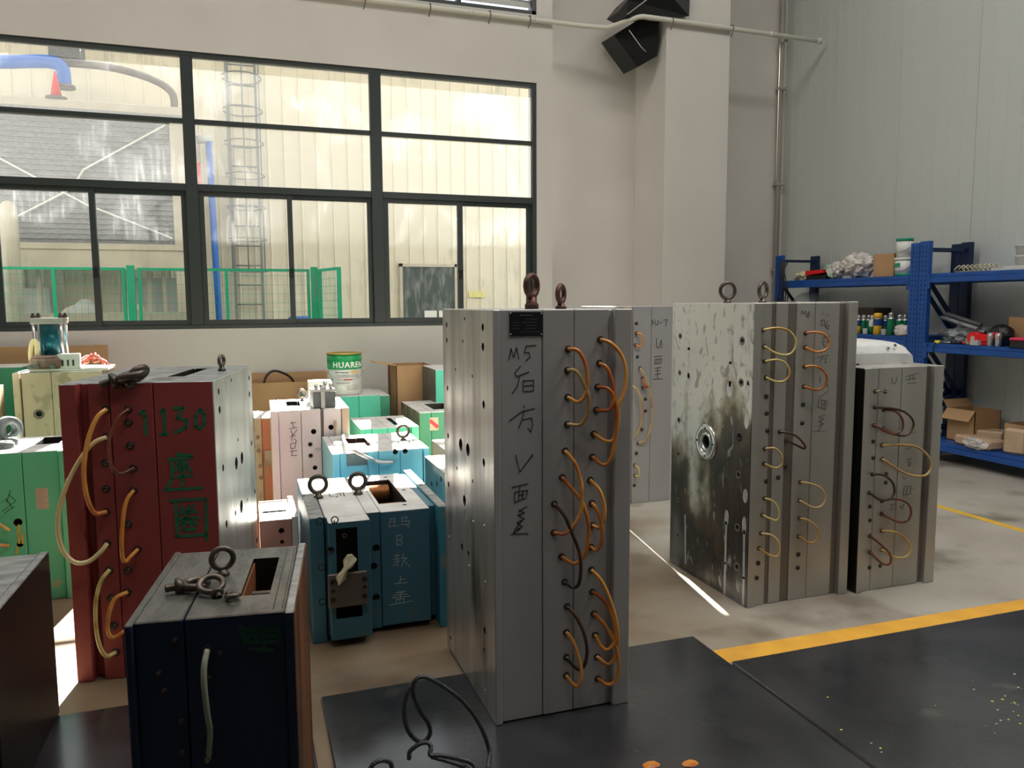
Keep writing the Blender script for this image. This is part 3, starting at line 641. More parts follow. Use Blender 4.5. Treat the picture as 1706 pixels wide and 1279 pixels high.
# ---------------------------------------------------------------- tall grey mould in the middle (M5)
A = K(720, 430, 360/1151); B = K(720, 800, 360/1071)
mz = .016
m = Mould('tall grey steel mould in the centre with black writing and many amber hoses', .787, 2.497, 0, mz)
H = 1.462; Dp = m.side(741, 800, 0).y
def X(px, py=700, y=0): return m.front(px, py, 0, y).x
x1, x2, x3, x4, x5, x6 = X(834), X(905), X(957), X(1014), X(1022), X(1050, 640)
PF = {'main': 'steel_front', 'left': 'polish', 'top': 'steel'}
m.plate(0, x1, -.004, Dp, 0, H, PF, 'clamp_plate'); 
m.plate(x1+.001, x2-.0012, .006, Dp-.01, .004, H, 'steel_front', 'mould_plate')
m.plate(x2+.0012, x3-.0012, .004, Dp-.012, .004, H, 'steel_front', 'mould_plate')
m.plate(x3+.0012, x4, .004, Dp-.012, .004, H, 'steel_front', 'mould_plate')
m.plate(x4, x5, .014, Dp-.02, .0, H-.002, 'steel_front', 'spacer_plate')
m.plate(x5, x6, -.012, Dp, 0, H, 'steel_front', 'clamp_plate')
for (u, v, r) in ((77, 355, 9), (78, 437, 9), (173, 322, 6), (163, 442, 6), (269, 368, 11), (270, 472, 12), (82, 692, 9), (85, 945, 10), (274, 780, 12), (275, 1088, 12), (152, 993, 20), (190, 1020, 20), (214, 628, 5), (123, 592, 5), (88, 1205, 10), (131, 1118, 6), (216, 1188, 6)):
    p = m.side(*A(u, v), 0); m.cut_c(p, r*.0011*1.55*.62*1.2, .05, 'left')
for (u, v, r) in ((160, 100, 17), (82, 20, 10), (148, 330, 12), (180, 362, 9), (260, 745, 11), (92, 780, 8), (257, 840, 7)):
    p = m.side(*B(u, v), 0); m.cut_c(p, r*.0013, .05, 'left')
m.finish()
for (u, v) in ((260, 225), (85, 280), (265, 505), (183, 425), (265, 1042), (205, 205)):
    p = m.side(*B(u, v), 0); G().lathe([(.006, 0), (.006, .002), (0, .003)], 'silver', p, 10, (-1, 0, 0)).build('screw', m.o)
fitA = [(723, 484), (720, 596), (721, 740), (719, 884), (708, 1025), (692, 1166), (895, 432), (890, 558), (880, 685), (873, 808), (860, 935), (852, 1057), (841, 1180)]
fitB = [(605, 116), (603, 258), (641, 378), (656, 503), (668, 625), (664, 752), (664, 875), (664, 966), (791, 112), (793, 222), (787, 330), (788, 443), (793, 552), (800, 660), (807, 765), (816, 873), (820, 982)]
for p in fitA: m.fitting(*A(*p), .004)
for p in fitB: m.fitting(*B(*p), .004)
HA = [([(723, 484), (775, 492), (815, 560), (828, 660), (812, 730), (775, 765), (721, 740)], 'amber'),
      ([(720, 596), (765, 600), (805, 660), (833, 740), (828, 820), (790, 885), (719, 884)], 'tan'),
      ([(895, 432), (955, 455), (1010, 520), (1032, 610), (1022, 710), (992, 790), (990, 880), (965, 965), (920, 972), (860, 935)], 'amber'),
      ([(890, 558), (935, 590), (965, 690), (980, 810), (978, 940), (950, 1070), (908, 1100), (852, 1057)], 'orange'),
      ([(880, 685), (930, 692), (965, 730), (955, 795), (920, 812), (873, 808)], 'orange')]
for p, c in HA: m.hose([A(*q) for q in p], c, y=.004)
HB = [([(A(708, 1025)), A(765, 1100), A(795, 1200), B(742, 50), B(738, 150), B(700, 225), B(655, 265), B(603, 258)], 'amber'),
      ([A(692, 1166), B(695, 45), B(745, 110), B(775, 220), B(770, 320), B(745, 385), B(700, 412), B(641, 378)], 'orange')]
for p, c in HB: m.hose(p, c, y=.004)
for p, c in [([(605, 116), (655, 175), (695, 265), (728, 350), (737, 430), (728, 510), (700, 530), (656, 503)], 'dhose'),
             ([A(841, 1180), (830, 50), (855, 130), (850, 195), (830, 235), (793, 222)], 'amber'),
             ([(791, 112), (820, 150), (842, 230), (838, 310), (812, 348), (787, 330)], 'orange'),
             ([(788, 443), (840, 500), (885, 600), (912, 700), (922, 790), (908, 870), (870, 912), (816, 873)], 'amber'),
             ([(793, 552), (840, 585), (885, 650), (908, 740), (905, 800), (870, 838), (838, 822), (807, 765)], 'orange'),
             ([(800, 660), (850, 710), (890, 775), (918, 850), (925, 930), (905, 995), (865, 1012), (820, 982)], 'orange'),
             ([(668, 625), (710, 670), (750, 750), (768, 840), (755, 915), (720, 935), (664, 875)], 'dhose'),
             ([(664, 752), (700, 800), (730, 890), (740, 960), (725, 1018), (700, 1010), (664, 966)], 'amber')]:
    m.hose([q if q[0] > 900 and q[1] > 790 and q == A(841, 1180) else B(*q) for q in p], c, y=.004)
SM = [[(410, 540), (420, 480), (434, 530), (450, 475), (462, 535)], [(500, 470), (492, 503), (515, 500), (522, 525), (500, 545)], [(500, 467), (555, 463)],
      [(470, 575), (440, 610), (450, 630), (515, 605)], [(465, 635), (455, 680), (425, 722)], [(485, 650), (485, 710), (540, 705), (540, 650), (488, 652)], [(490, 680), (535, 675)],
      [(487, 785), (492, 795)], [(412, 865), (480, 815), (545, 800)], [(490, 815), (475, 870), (460, 905)], [(480, 860), (530, 850), (535, 890), (525, 925), (510, 905)],
      [(445, 1048), (467, 1138), (535, 1045)], [(425, 1220), (510, 1200)], [(470, 1210), (462, 1235)],
      [(440, 1245), (438, 1300), (500, 1275), (508, 1235), (440, 1245)], [(462, 1240), (460, 1290)], [(482, 1238), (480, 1285)], [(462, 1262), (490, 1256)]]
m.marks(A, SM, .0026, 'ink', .006)
m.marks(B, [[(470, 130), (430, 150), (460, 160), (425, 172), (458, 190), (420, 208), (448, 228), (418, 242)], [(388, 268), (470, 262), (475, 267)], [(445, 200), (412, 240), (400, 265), (440, 235)]], .0028, 'ink', .006)
# black nameplate with rows of print and four rivets
c = [m.front(*A(u, v), 0, .006) for u, v in ((410, 286), (588, 413))]
npg = G().box(c[0].x, c[1].x, .0035, .0062, c[1].z, c[0].z, 'plate_blk', .0008); npo = npg.build('nameplate', m.o)
tg = G()
for (u, v, l) in ((468, 303, 12), (485, 303, 12), (503, 303, 12), (521, 303, 12)): tg.ribbon([m.front(*A(u, v), .003, .006), m.front(*A(u+l, v+1), .003, .006)], .003, (0, -1, 0), 'plate_txt', .0002)
for (v, a_, b_) in ((325, 500, 560), (342, 430, 465), (342, 480, 560), (358, 430, 465), (358, 500, 555), (374, 430, 465), (374, 500, 550), (392, 470, 575)):
    tg.ribbon([m.front(*A(a_, v), .003, .006), m.front(*A(b_, v), .003, .006)], .0012, (0, -1, 0), 'plate_txt', .0002)
tg.build('print', npo)
for (u, v) in ((418, 294), (582, 294), (418, 405), (582, 405)):
    G().lathe([(.003, 0), (.002, .0015), (0, .002)], 'silver', m.front(*A(u, v), .0, .0035), 8, (0, -1, 0)).build('rivet', npo)
p = m.onz(889, 513, H); m.eyebolt((X(889, 480, .12), .14, H), .036, .0115, math.radians(38), 'eye_rust', .040)
m.eyebolt((X(938, 480, .12)+.0, .14, H), .030, .0095, math.radians(46), 'eye_rust', .018)
# ---------------------------------------------------------------- large stained mould (right)
C = K(1090, 440, 350/1492); D_ = K(1090, 720, 350/1444)
m = Mould('tall mould at the right with coolant-stained side, round flange and looped hoses', 2.285, 3.138, 0)
H = 1.495; Dp = m.side(1119, 700, 0).y
def X(px, py=620, y=0): return m.front(px, py, 0, y).x
xs = [X(v) for v in (1266.5, 1286, 1293, 1313, 1327, 1357.5, 1398, 1408, 1423)]
m.plate(0, xs[0], -.004, Dp, 0, H, {'main': 'steel', 'left': 'stained'}, 'clamp_plate')
m.plate(xs[0], xs[1], .010, Dp-.01, .0, H, 'steel', 'mould_plate')
m.plate(xs[1], xs[2], .015, Dp-.02, .0, H-.002, 'steel_dark', 'spacer_plate')
m.plate(xs[2], xs[3], .010, Dp-.01, .0, H, 'steel', 'mould_plate')
m.plate(xs[3], xs[4], .015, Dp-.02, .0, H-.002, 'steel_dark', 'spacer_plate')
m.plate(xs[4], xs[5]-.001, .010, Dp-.01, .0, H, 'steel', 'mould_plate')
m.plate(xs[5]+.001, xs[6], .010, Dp-.01, .0, H, 'steel', 'mould_plate')
m.plate(xs[6], xs[7], .016, Dp-.02, .0, H-.002, 'steel_dark', 'spacer_plate')
m.plate(xs[7], xs[8], -.012, Dp, 0, H+.004, 'steel', 'clamp_plate')
LS = [(185, 510, 9), (625, 543, 11), (181, 770, 8), (617, 840, 11), (175, 1107, 9), (605, 1225, 11)]
LD = [(587, 32, 11), (166, 148, 8), (580, 293, 11), (162, 465, 8), (571, 655, 11), (162, 705, 7), (568, 925, 12)]
for kk, L_ in ((C, LS), (D_, LD)):
    for (u, v, r) in L_:
        p = m.side(*kk(u, v), 0); m.cut_c(p, r*.00105, .03, 'left')
pc = m.side(*C(372, 1262), 0); 
m.cut_c(pc, .036, .06, 'left')
m.finish()
for kk, L_ in ((C, LS), (D_, LD)):
    for (u, v, r) in L_:
        p = m.side(*kk(u, v), 0); G().lathe([(r*.0019, 0), (r*.0019, .0015), (r*.0012, .0015), (r*.0012, 0)], 'steel_dark', p, 16, (-1, 0, 0)).build('bolt_seat', m.o)
lr = G().lathe([(.095, 0), (.095, .006), (.088, .012), (.060, .012), (.060, .004), (.052, .004), (.052, .009), (.037, .009), (.037, -.02)], 'silver', pc, 40, (-1, 0, 0)).build('locating_ring', m.o)
for a in (0, PI/2, PI, PI*1.5): G().lathe([(.006, .011), (.006, .0135), (0, .0135)], 'ring', pc+Vector((0, .074*math.cos(a), .074*math.sin(a))), 10, (-1, 0, 0)).build('screw', lr)
def drip(kk, pts, wd, bl=None):
    g = G(); P = [m.side(*kk(u, v), 0, -.0004) for u, v in pts]; g.ribbon(P, wd, (-1, 0, 0), 'drip', .0003)
    if bl: c_ = m.side(*kk(*bl[:2]), 0, -.0007); n = 18; g.add([c_+Vector((0, bl[2]*math.cos(2*PI*i/n), bl[3]*math.sin(2*PI*i/n))) for i in range(n)], [tuple(range(n))], 'drip')
    g.build('white_drip', m.o)
drip(C, [(140, 290), (140, 800)], .022, (143, 815, .022, .045)); drip(C, [(247, 330), (245, 600), (243, 800)], .022, (242, 830, .028, .045))
drip(C, [(540, 480), (540, 700), (537, 860)], .020, (535, 885, .026, .04)); drip(C, [(670, 300), (668, 850)], .02, (660, 900, .02, .05))
drip(D_, [(495, 620), (488, 900), (482, 1110)], .016, (497, 585, .018, .04)); drip(D_, [(618, 680), (614, 1000), (610, 1180)], .016, (618, 640, .018, .045))
drip(D_, [(212, 570), (215, 900)], .012); drip(D_, [(628, 420), (628, 440)], .004, (625, 437, .020, .035)); drip(C, [(655, 1100), (655, 1110)], .004, (655, 1112, .018, .04))
drip(C, [(140, 985), (140, 995)], .004, (141, 992, .020, .032))
for p in ((772, 467), (780, 583), (785, 690), (792, 805), (1073, 490), (1072, 592), (1067, 728), (1063, 868), (890, 1190), (937, 1250)): m.fitting(*C(*p), .010, .011, .02)
for p in ((760, 112), (757, 216), (758, 453), (744, 567), (734, 694), (722, 797), (1003, 341), (998, 468), (998, 590), (992, 714)): m.fitting(*D_(*p), .010, .011, .02)
for p in ((795, 938), (797, 1060), (803, 1182), (1056, 997), (1050, 1128)): m.plug(*C(*p), .010, .011)
for p in ((768, 337), (714, 898), (703, 1000), (900, 236), (851, 310), (990, 838), (986, 930)): m.plug(*D_(*p), .010, .011)
for p, c in [([(772, 467), (860, 453), (940, 465), (990, 510), (1005, 565), (980, 625), (930, 645), (860, 630), (780, 583)], 'yhose'),
             ([(785, 690), (860, 678), (920, 695), (957, 745), (955, 795), (920, 830), (860, 832), (792, 805)], 'yhose'),
             ([(1073, 490), (1140, 482), (1205, 497), (1243, 550), (1220, 605), (1150, 622), (1072, 592)], 'orange'),
             ([(1067, 728), (1130, 722), (1190, 745), (1226, 800), (1208, 865), (1150, 892), (1063, 868)], 'orange'),
             ([(890, 1190), (960, 1200), (1020, 1228), (1068, 1285), (1065, 1310), (1030, 1295), (937, 1250)], 'dhose')]:
    m.hose([C(*q) for q in p], c, .0056, .010, .03)
for p, c in [([(760, 112), (830, 110), (873, 155), (880, 210), (850, 243), (810, 240), (757, 216)], 'tan'),
             ([(758, 453), (810, 470), (845, 510), (857, 565), (840, 605), (800, 595), (744, 567)], 'yhose'),
             ([(734, 694), (800, 705), (848, 745), (862, 805), (845, 850), (795, 845), (722, 797)], 'yhose'),
             ([(1003, 341), (1080, 355), (1145, 385), (1177, 450), (1150, 505), (1090, 515), (998, 468)], 'tan'),
             ([(998, 590), (1060, 605), (1112, 650), (1127, 700), (1103, 753), (1055, 755), (992, 714)], 'tan')]:
    m.hose([D_(*q) for q in p], c, .0052, .010, .03)
m.marks(C, [[(1040, 360), (1050, 330), (1062, 355), (1075, 330), (1080, 370)], [(1100, 335), (1087, 350), (1105, 365), (1092, 378), (1083, 368), (1103, 345), (1100, 335)],
            [(1190, 355), (1205, 350)], [(1225, 365), (1240, 360)], [(1175, 405), (1195, 395), (1185, 440)], [(1205, 390), (1215, 430), (1235, 400)], [(1180, 430), (1230, 440)], [(1215, 440), (1235, 465), (1240, 430), (1212, 450)],
            [(1190, 520), (1250, 510)], [(1215, 515), (1180, 560)], [(1200, 550), (1235, 545), (1235, 580), (1205, 585), (1200, 550)],
            [(1155, 660), (1240, 645)], [(1200, 650), (1175, 700)], [(1195, 672), (1222, 668), (1218, 700), (1208, 695)], [(1175, 800), (1178, 845)], [(1215, 750), (1232, 880)],
            [(1165, 950), (1238, 900)], [(1170, 960), (1162, 1012), (1215, 1035), (1228, 975), (1178, 960)], [(1192, 968), (1188, 1020)], [(1210, 972), (1205, 1028)], [(1190, 995), (1212, 998)],
            [(1215, 1068), (1170, 1085), (1208, 1098), (1165, 1118), (1205, 1132), (1162, 1150)], [(1128, 1188), (1215, 1184)], [(1185, 1110), (1190, 1150), (1160, 1185)]], .0022, 'pencil', .010)
m.eyebolt((X(1212, 490, .30), .30, H), .040, .0095, math.radians(-8), 'eye', .016)
m.eyebolt((X(1271, 490, .16), .16, H), .038, .0095, math.radians(24), 'eye', .018)
# ---------------------------------------------------------------- shorter mould beside it
E = K(1390, 580, 210/640)
m = Mould('shorter grey mould at the right carrying the white machine cover', 2.93, 3.115, 0)
H = 1.165; Dp = .60
def X(px, py=700, y=0): return m.front(px, py, 0, y).x
xs = [X(v) for v in (1447, 1463, 1501.5, 1543, 1551, 1567)]
m.plate(0, xs[0], -.006, Dp, 0, H, {'main': 'steel', 'left': 'black'}, 'clamp_plate')
m.plate(xs[0], xs[1]-.001, .008, Dp-.01, 0, H, 'steel', 'mould_plate'); m.plate(xs[1]+.001, xs[2]-.001, .008, Dp-.01, 0, H, 'steel', 'mould_plate')
m.plate(xs[2]+.001, xs[3], .008, Dp-.01, 0, H, 'steel', 'mould_plate'); m.plate(xs[3], xs[4], .018, Dp-.02, 0, H-.002, 'steel_dark', 'spacer_plate')
m.plate(xs[4], xs[5], -.008, Dp, 0, H, 'steel', 'clamp_plate'); m.finish()
for p in ((205, 300), (200, 390), (193, 640), (178, 733), (180, 952), (180, 1035), (250, 312), (250, 408), (243, 493), (244, 562), (265, 638), (240, 775), (240, 840), (240, 926), (240, 1022), (207, 219), (257, 219)): m.fitting(*E(*p), .008, .011, .02)
for p in ((197, 473), (197, 556), (180, 803), (180, 873), (178, 1113), (261, 682), (232, 1104)): m.plug(*E(*p), .008, .010)
G().tube([m.front(*E(207, 219), .02, .008), m.front(*E(232, 217), .028, .008), m.front(*E(257, 219), .02, .008)], .004, 'brass', 6).build('link_pipe', m.o)
for p, c in [([(205, 300), (290, 305), (355, 322), (396, 360), (400, 400), (368, 440), (318, 440), (250, 408)], 'dhose'), ([(250, 312), (310, 320), (345, 360), (345, 410), (310, 435), (260, 420), (200, 390)], 'rhose'),
             ([(243, 493), (330, 490), (405, 497), (462, 530), (493, 590), (470, 640), (410, 648), (340, 625), (244, 562)], 'tan'),
             ([(193, 640), (250, 645), (295, 680), (305, 730), (280, 765), (230, 768), (178, 733)], 'dhose'), ([(240, 775), (310, 765), (370, 785), (390, 830), (370, 875), (320, 880), (240, 840)], 'rhose'),
             ([(240, 926), (310, 935), (370, 975), (388, 1020), (360, 1060), (300, 1058), (240, 1022)], 'tan'), ([(180, 952), (240, 1000), (285, 1050), (280, 1095), (240, 1090), (180, 1035)], 'rhose')]:
    m.hose([E(*q) for q in p], c, .0062, .008, .03)
m.marks(E, [[(292, 150), (297, 178), (310, 180), (318, 148)], [(360, 145), (430, 125)], [(385, 140), (380, 162)], [(400, 138), (402, 160)], [(370, 180), (415, 175)], [(360, 160), (415, 152)], [(390, 430), (415, 425)],
            [(360, 510), (390, 505)], [(365, 565), (395, 560)], [(380, 565), (378, 600)], [(390, 575), (385, 600)], [(345, 650), (355, 665), (368, 655)], [(355, 700), (350, 745), (385, 740), (390, 700), (355, 700)], [(370, 705), (366, 738)], [(395, 712), (405, 715)],
            [(283, 795), (310, 790)], [(295, 793), (293, 815)], [(280, 817), (312, 812)], [(330, 795), (345, 820), (355, 790), (335, 810)]], .0022, 'pencil', .008)
# ---------------------------------------------------------------- mould behind, against the light (SU-7)
Fk = K(1020, 490, 120/426)
m = Mould('grey mould with SU-7 writing standing between the two tall moulds', 2.56, 5.13, 0)
H = 1.472; Dp = .62
def X(px, py=650, y=0): return m.front(px, py, 0, y).x
m.plate(0, .06, -.01, Dp, 0, H, 'steel', 'clamp_plate'); m.plate(.06, X(1055), .02, Dp-.01, 0, H-.003, 'beige', 'spacer_plate')
m.plate(X(1055), X(1084)-.001, 0, Dp-.01, 0, H, 'steel_front', 'mould_plate'); m.plate(X(1084)+.001, X(1119), 0, Dp-.01, 0, H, 'steel_front', 'mould_plate'); m.finish()
for p in ((142, 230), (137, 300), (163, 437), (178, 497), (180, 552), (175, 800), (153, 880), (132, 1010), (134, 1072)): m.fitting(*Fk(*p), 0, .013, .02)
for p in ((142, 173), (148, 370), (195, 620), (195, 690), (142, 941), (130, 1130)): m.plug(*Fk(*p), 0, .012)
for p, c in [([(142, 230), (172, 238), (180, 270), (168, 308), (137, 300)], 'orange'), ([(163, 437), (192, 480), (220, 560), (235, 660), (230, 770), (200, 860), (153, 880)], 'tan'),
             ([(178, 497), (195, 540), (212, 548), (180, 552)], 'orange'), ([(132, 1010), (158, 1030), (160, 1075), (134, 1072)], 'yhose'), ([(120, 540), (150, 570), (178, 640), (178, 740), (150, 820), (130, 850)], 'tan')]:
    m.hose([Fk(*q) for q in p], c, .0068, 0, .03)
m.marks(Fk, [[(245, 150), (232, 158), (245, 168), (233, 182)], [(255, 155), (255, 180), (270, 180), (272, 155)], [(282, 168), (295, 167)], [(303, 152), (325, 150), (315, 190)], [(262, 260), (262, 310), (275, 320), (290, 270), (292, 318)],
             [(248, 370), (295, 365)], [(255, 385), (252, 412), (288, 410), (292, 382), (255, 385)], [(265, 388), (264, 408)], [(278, 386), (276, 408)], [(250, 440), (290, 432)], [(255, 455), (285, 450)], [(268, 430), (268, 495)], [(240, 503), (298, 500)], [(250, 475), (290, 468)]], .004, 'ink')
# ---------------------------------------------------------------- dark red mould (1130)
Gk = K(80, 600, 360/1279); Hk = K(60, 860, 500/1526)
rz = math.radians(-11)
m = Mould('tall dark red mould with green brush numerals and thick hoses', -.682, 3.395, rz)
H = 1.20
def X(px, py=760, y=0): return m.front(px, py, 0, y).x
xs = [0, X(133, 700), X(183, 700), X(256, 650), X(355, 650)]; Wd = X(355, 650); Dp = max(.6, min(.85, m.side(422, 690, X(355, 650)).y))
m.plate(0, .062, -.012, Dp, 0, H-.002, {'main': 'red', 'top': 'top_steel'}, 'clamp_plate')
m.plate(.062, .10, .035, Dp-.02, .003, H-.004, {'main': 'red', 'top': 'top_steel'}, 'spacer_plate')
m.plate(.10, X(184, 700)-.0015, 0, Dp-.01, 0, H, {'main': 'red', 'top': 'top_steel'}, 'mould_plate')
m.plate(X(184, 700)+.0015, X(257, 700)-.0015, 0, Dp-.01, 0, H, {'main': 'red', 'top': 'top_steel'}, 'mould_plate')
m.plate(X(257, 700)+.0015, Wd, 0, Dp-.005, 0, H, {'main': 'red', 'top': 'top_steel', 'right': 'side_stain'}, 'mould_plate')
for (u, v, r) in ((1010, 185, 8), (1016, 293, 10), (1037, 637, 9), (1057, 970, 10), (1190, 105, 8), (1192, 200, 9), (1205, 490, 8), (1225, 775, 8), (1238, 1065, 9), (1115, 610, 17), (1148, 578, 17), (1145, 865, 18), (1085, 118, 5), (1125, 470, 5), (1110, 905, 7), (1180, 825, 5)):
    p = m.side(*Gk(u, v), Wd); m.cut_c(p, r*.0017, .05, 'right')
a = m.onz(277, 628, H); b = m.onz(352, 613, H); m.cut_b(a.x, b.x-.01, a.y+.02, max(a.y+.12, b.y-.02), H-.25, H+.05)
m.finish()
RM = m
for p in ((345, 290), (475, 290), (345, 455), (505, 640), (345, 897), (505, 772), (350, 1085), (530, 1120), (360, 1245)): m.fitting(*Gk(*p), 0, .016, .022)
for p in ((478, 368), (488, 504), (340, 607), (345, 762), (475, 972), (475, 1242)): m.plug(*Gk(*p), 0, .015)
for p in ((383, 415), (395, 555)): m.plug(*Hk(*p), 0, .015)
for p in ((465, 385), (405, 690)): m.fitting(*Hk(*p), 0, .016, .022)
for p, c, r in [([(345, 290), (290, 340), (240, 460), (215, 600), (215, 720), (240, 840), (280, 905), (345, 897)], 'amber', .009), ([(345, 455), (270, 490), (195, 580), (120, 720), (70, 870), (60, 1010), (92, 1130), (160, 1195), (240, 1190), (310, 1135), (350, 1085)], 'cream_hose', .009),
                ([(475, 290), (415, 340), (367, 450), (358, 560), (385, 640), (430, 672), (505, 640)], 'rhose', .0065), ([(505, 772), (465, 830), (445, 930), (436, 1080), (442, 1170), (460, 1190), (490, 1160), (530, 1120)], 'orange', .008)]:
    m.hose([Gk(*q) for q in p], c, r, 0, .05, .022)
m.hose([Hk(*q) for q in ((375, 270), (330, 330), (305, 430), (305, 560), (325, 660), (360, 710), (405, 690))], 'yhose', .0085, 0, .05, .022)
m.hose([Hk(*q) for q in ((465, 385), (400, 420), (370, 500), (365, 580), (390, 615), (440, 590), (465, 560))], 'amber', .0085, 0, .04, .022)
m.marks(Gk, [[(560, 300), (575, 330), (578, 440)], [(545, 315), (565, 298)], [(685, 290), (690, 440)], [(665, 308), (685, 290)], [(665, 440), (708, 436)], [(745, 285), (800, 280), (765, 340), (820, 355), (815, 400), (755, 425)], [(900, 290), (873, 330), (875, 390), (900, 405), (922, 380), (925, 320), (900, 290)],
             [(765, 555), (850, 565)], [(715, 588), (850, 572)], [(735, 590), (735, 700), (700, 765)], [(772, 600), (757, 655)], [(775, 620), (790, 650)], [(822, 600), (805, 655)], [(822, 625), (845, 655)], [(797, 590), (798, 740)], [(760, 690), (850, 682)], [(690, 768), (910, 755)],
             [(757, 830), (765, 1042), (938, 1032), (932, 820), (725, 832)], [(938, 1030), (942, 1065)], [(790, 870), (800, 890)], [(860, 860), (845, 890)], [(780, 905), (880, 895)], [(770, 940), (895, 930)], [(830, 860), (820, 930), (780, 970)], [(840, 940), (885, 970)], [(800, 962), (855, 957), (850, 985)], [(800, 965), (802, 1003), (870, 1000)]], .0125, 'green_mark', 0, 'brushed_character')
m.eyebolt(m.onz(379, 617, H)+Vector((-.02, -.02, 0)), .022, .008, math.radians(75), 'eye', .02)
ZT = H
# rings lying on the red mould
q = atz(205, 632, ZT+.012)
loose_eyebolt('large dark shackle-like eyebolt lying on the dark red mould', (q.x+.03, q.y, ZT+.030), (PI/2-.30, 0, math.radians(100)), .050, .0145, .04)
q = atz(218, 626, ZT+.03); loose_eyebolt('smaller eyebolt leaning behind the large one on the dark red mould', (q.x+.02, q.y+.05, ZT+.034), (PI/2-.8, .2, math.radians(60)), .034, .013, .02)
q = atz(176, 630, ZT+.012)
# ---------------------------------------------------------------- teal mould with two eyebolts
T = K(480, 760, 280/1053)
m = Mould('teal mould with two upright eyebolts, copper spring pocket and chalk writing', .236, 3.44, 0)
H = .566; Dp = .80
def X(px, py=900, y=0): return m.front(px, py, 0, y).x
xa = X(522); xb, xc, xd, xe, xf = X(611.5), X(635), X(717), X(727), X(741, 850)
tm = {'main': 'teal', 'top': 'top_white'}
m.plate(0, .062, -.01, Dp, 0, H+.006, {'main': 'teal', 'top': 'top_steel'}, 'clamp_plate')
m.plate(.068, xb, .005, Dp-.02, .02, H, tm, 'mould_plate'); m.plate(xb+.0015, xc, .02, Dp-.02, .02, H, tm, 'mould_plate')
m.plate(xc+.0015, xd, .010, Dp-.02, .03, H, tm, 'mould_plate'); m.plate(xd, xe+.008, .06, Dp-.03, .03, H-.004, 'teal', 'spacer_plate')
m.plate(xe+.008, xf+.01, -.02, Dp+.02, .0, H+.008, {'main': 'teal_lite', 'top': 'top_steel'}, 'clamp_plate')
# slider block proud of the front
xg0, xg1 = .074, X(611, 840)
o0 = m.onz(*T(510, 165), H); o1 = m.onz(*T(750, 288), H)
px0, px1, py0, py1 = m.onz(*T(570, 300), H).x, m.onz(*T(748, 288), H).x, m.onz(*T(570, 300), H).y, m.onz(*T(560, 152), H).y
m.cut_b(px0, px1, py0, py1, H-.22, H+.05)
for (u, v) in ((285, 190), (610, 130), (725, 210), (775, 200), (730, 303), (95, 255), (830, 187)): m.cut_c(m.onz(*T(u, v), H), .011, .03, 'top')
for (u, v) in ((555, 580), (540, 695), (555, 890)): m.cut_c(m.front(*T(u, v), 0, .005), .017, .03, 'front')
m.finish()
sb = Mould.__new__(Mould); sb.__dict__ = dict(m.__dict__); sb.plates = []; sb.cuts = []
y0 = -.085
sb.plate(xg0, xg1, y0, .004, .035, H-.002, {'main': 'teal', 'top': 'top_white'}, 'slider_block')
for (u, v) in ((198, 405), (292, 398), (265, 588), (210, 695), (215, 910)): sb.cut_c(m.front(*T(u, v), 0, y0), .012, .03, 'front')
a = m.front(*T(298, 455), 0, y0); b = m.front(*T(440, 735), 0, y0); sb.cut_b(a.x, b.x, y0-.02, y0+.06, b.z, a.z)
sb.finish()
for (u, v) in ((198, 405), (292, 398), (265, 588), (210, 695), (215, 910)):
    G().lathe([(.017, 0), (.017, .0015), (.012, .0015), (.012, 0)], 'ring', m.front(*T(u, v), 0, y0), 16, (0, -1, 0)).build('bolt_seat', m.o)
a = m.front(*T(250, 745), 0, y0-.02); b = m.front(*T(500, 925), 0, y0-.02)
jb = G().box(a.x, b.x, y0-.022, y0, b.z, a.z, 'steel_dark', .003).build('bolted_block', m.o)
for (u, v, r) in ((285, 790, .013), (285, 845, .009), (285, 900, .012), (480, 770, .012), (480, 820, .009), (480, 875, .012)):
    G().lathe([(r, 0), (r, .0015), (r*.85, .0015), (r*.85, -.0), (0, .0002)], 'dark', m.front(*T(u, v), 0, y0-.022), 14, (0, -1, 0)).build('bolt_hole', jb)
G().box(a.x+.03, b.x-.02, y0+.0, y0+.045, b.z-.06, b.z, 'steel_dark', .002).build('lower_block', m.o)
G().lathe([(.011, 0), (.011, .004), (.006, .004), (.006, 0)], 'silver', m.front(*T(352, 495), 0, y0+.055), 14, (0, -1, 0)).build('ring_bush', m.o)
# copper springs inside the pocket
n = 0
for yy in (py0+.055, py1-.055):
    pts = []
    for i in range(13*14): t = i/14; pts.append((px0+.012+(px1-px0-.024)*i/(13*14), yy+.040*math.cos(2*PI*t), H-.055+.040*math.sin(2*PI*t)))
    G().tube(pts, .0038, 'spring', 6).build('coil_spring', m.o)
for (u, v), R in (((190, 262), .040), ((438, 238), .038)):
    p = m.onz(*T(u, v), H); m.eyebolt((p.x, max(p.y, .02)+.0, H), R, .0105, 0, 'eye', .022)
g = G()
for st in ([(256, 228), (345, 226)], [(345, 226), (352, 250)], [(256, 228), (262, 252)], [(262, 252), (290, 251)], [(300, 235), (328, 234), (330, 246)], [(302, 258), (312, 248)]):
    g.ribbon([m.onz(*T(u, v), H)+Vector((0, 0, .0004)) for u, v in st], .005, (0, 0, 1), 'ink')
g.build('marker_box', m.o)
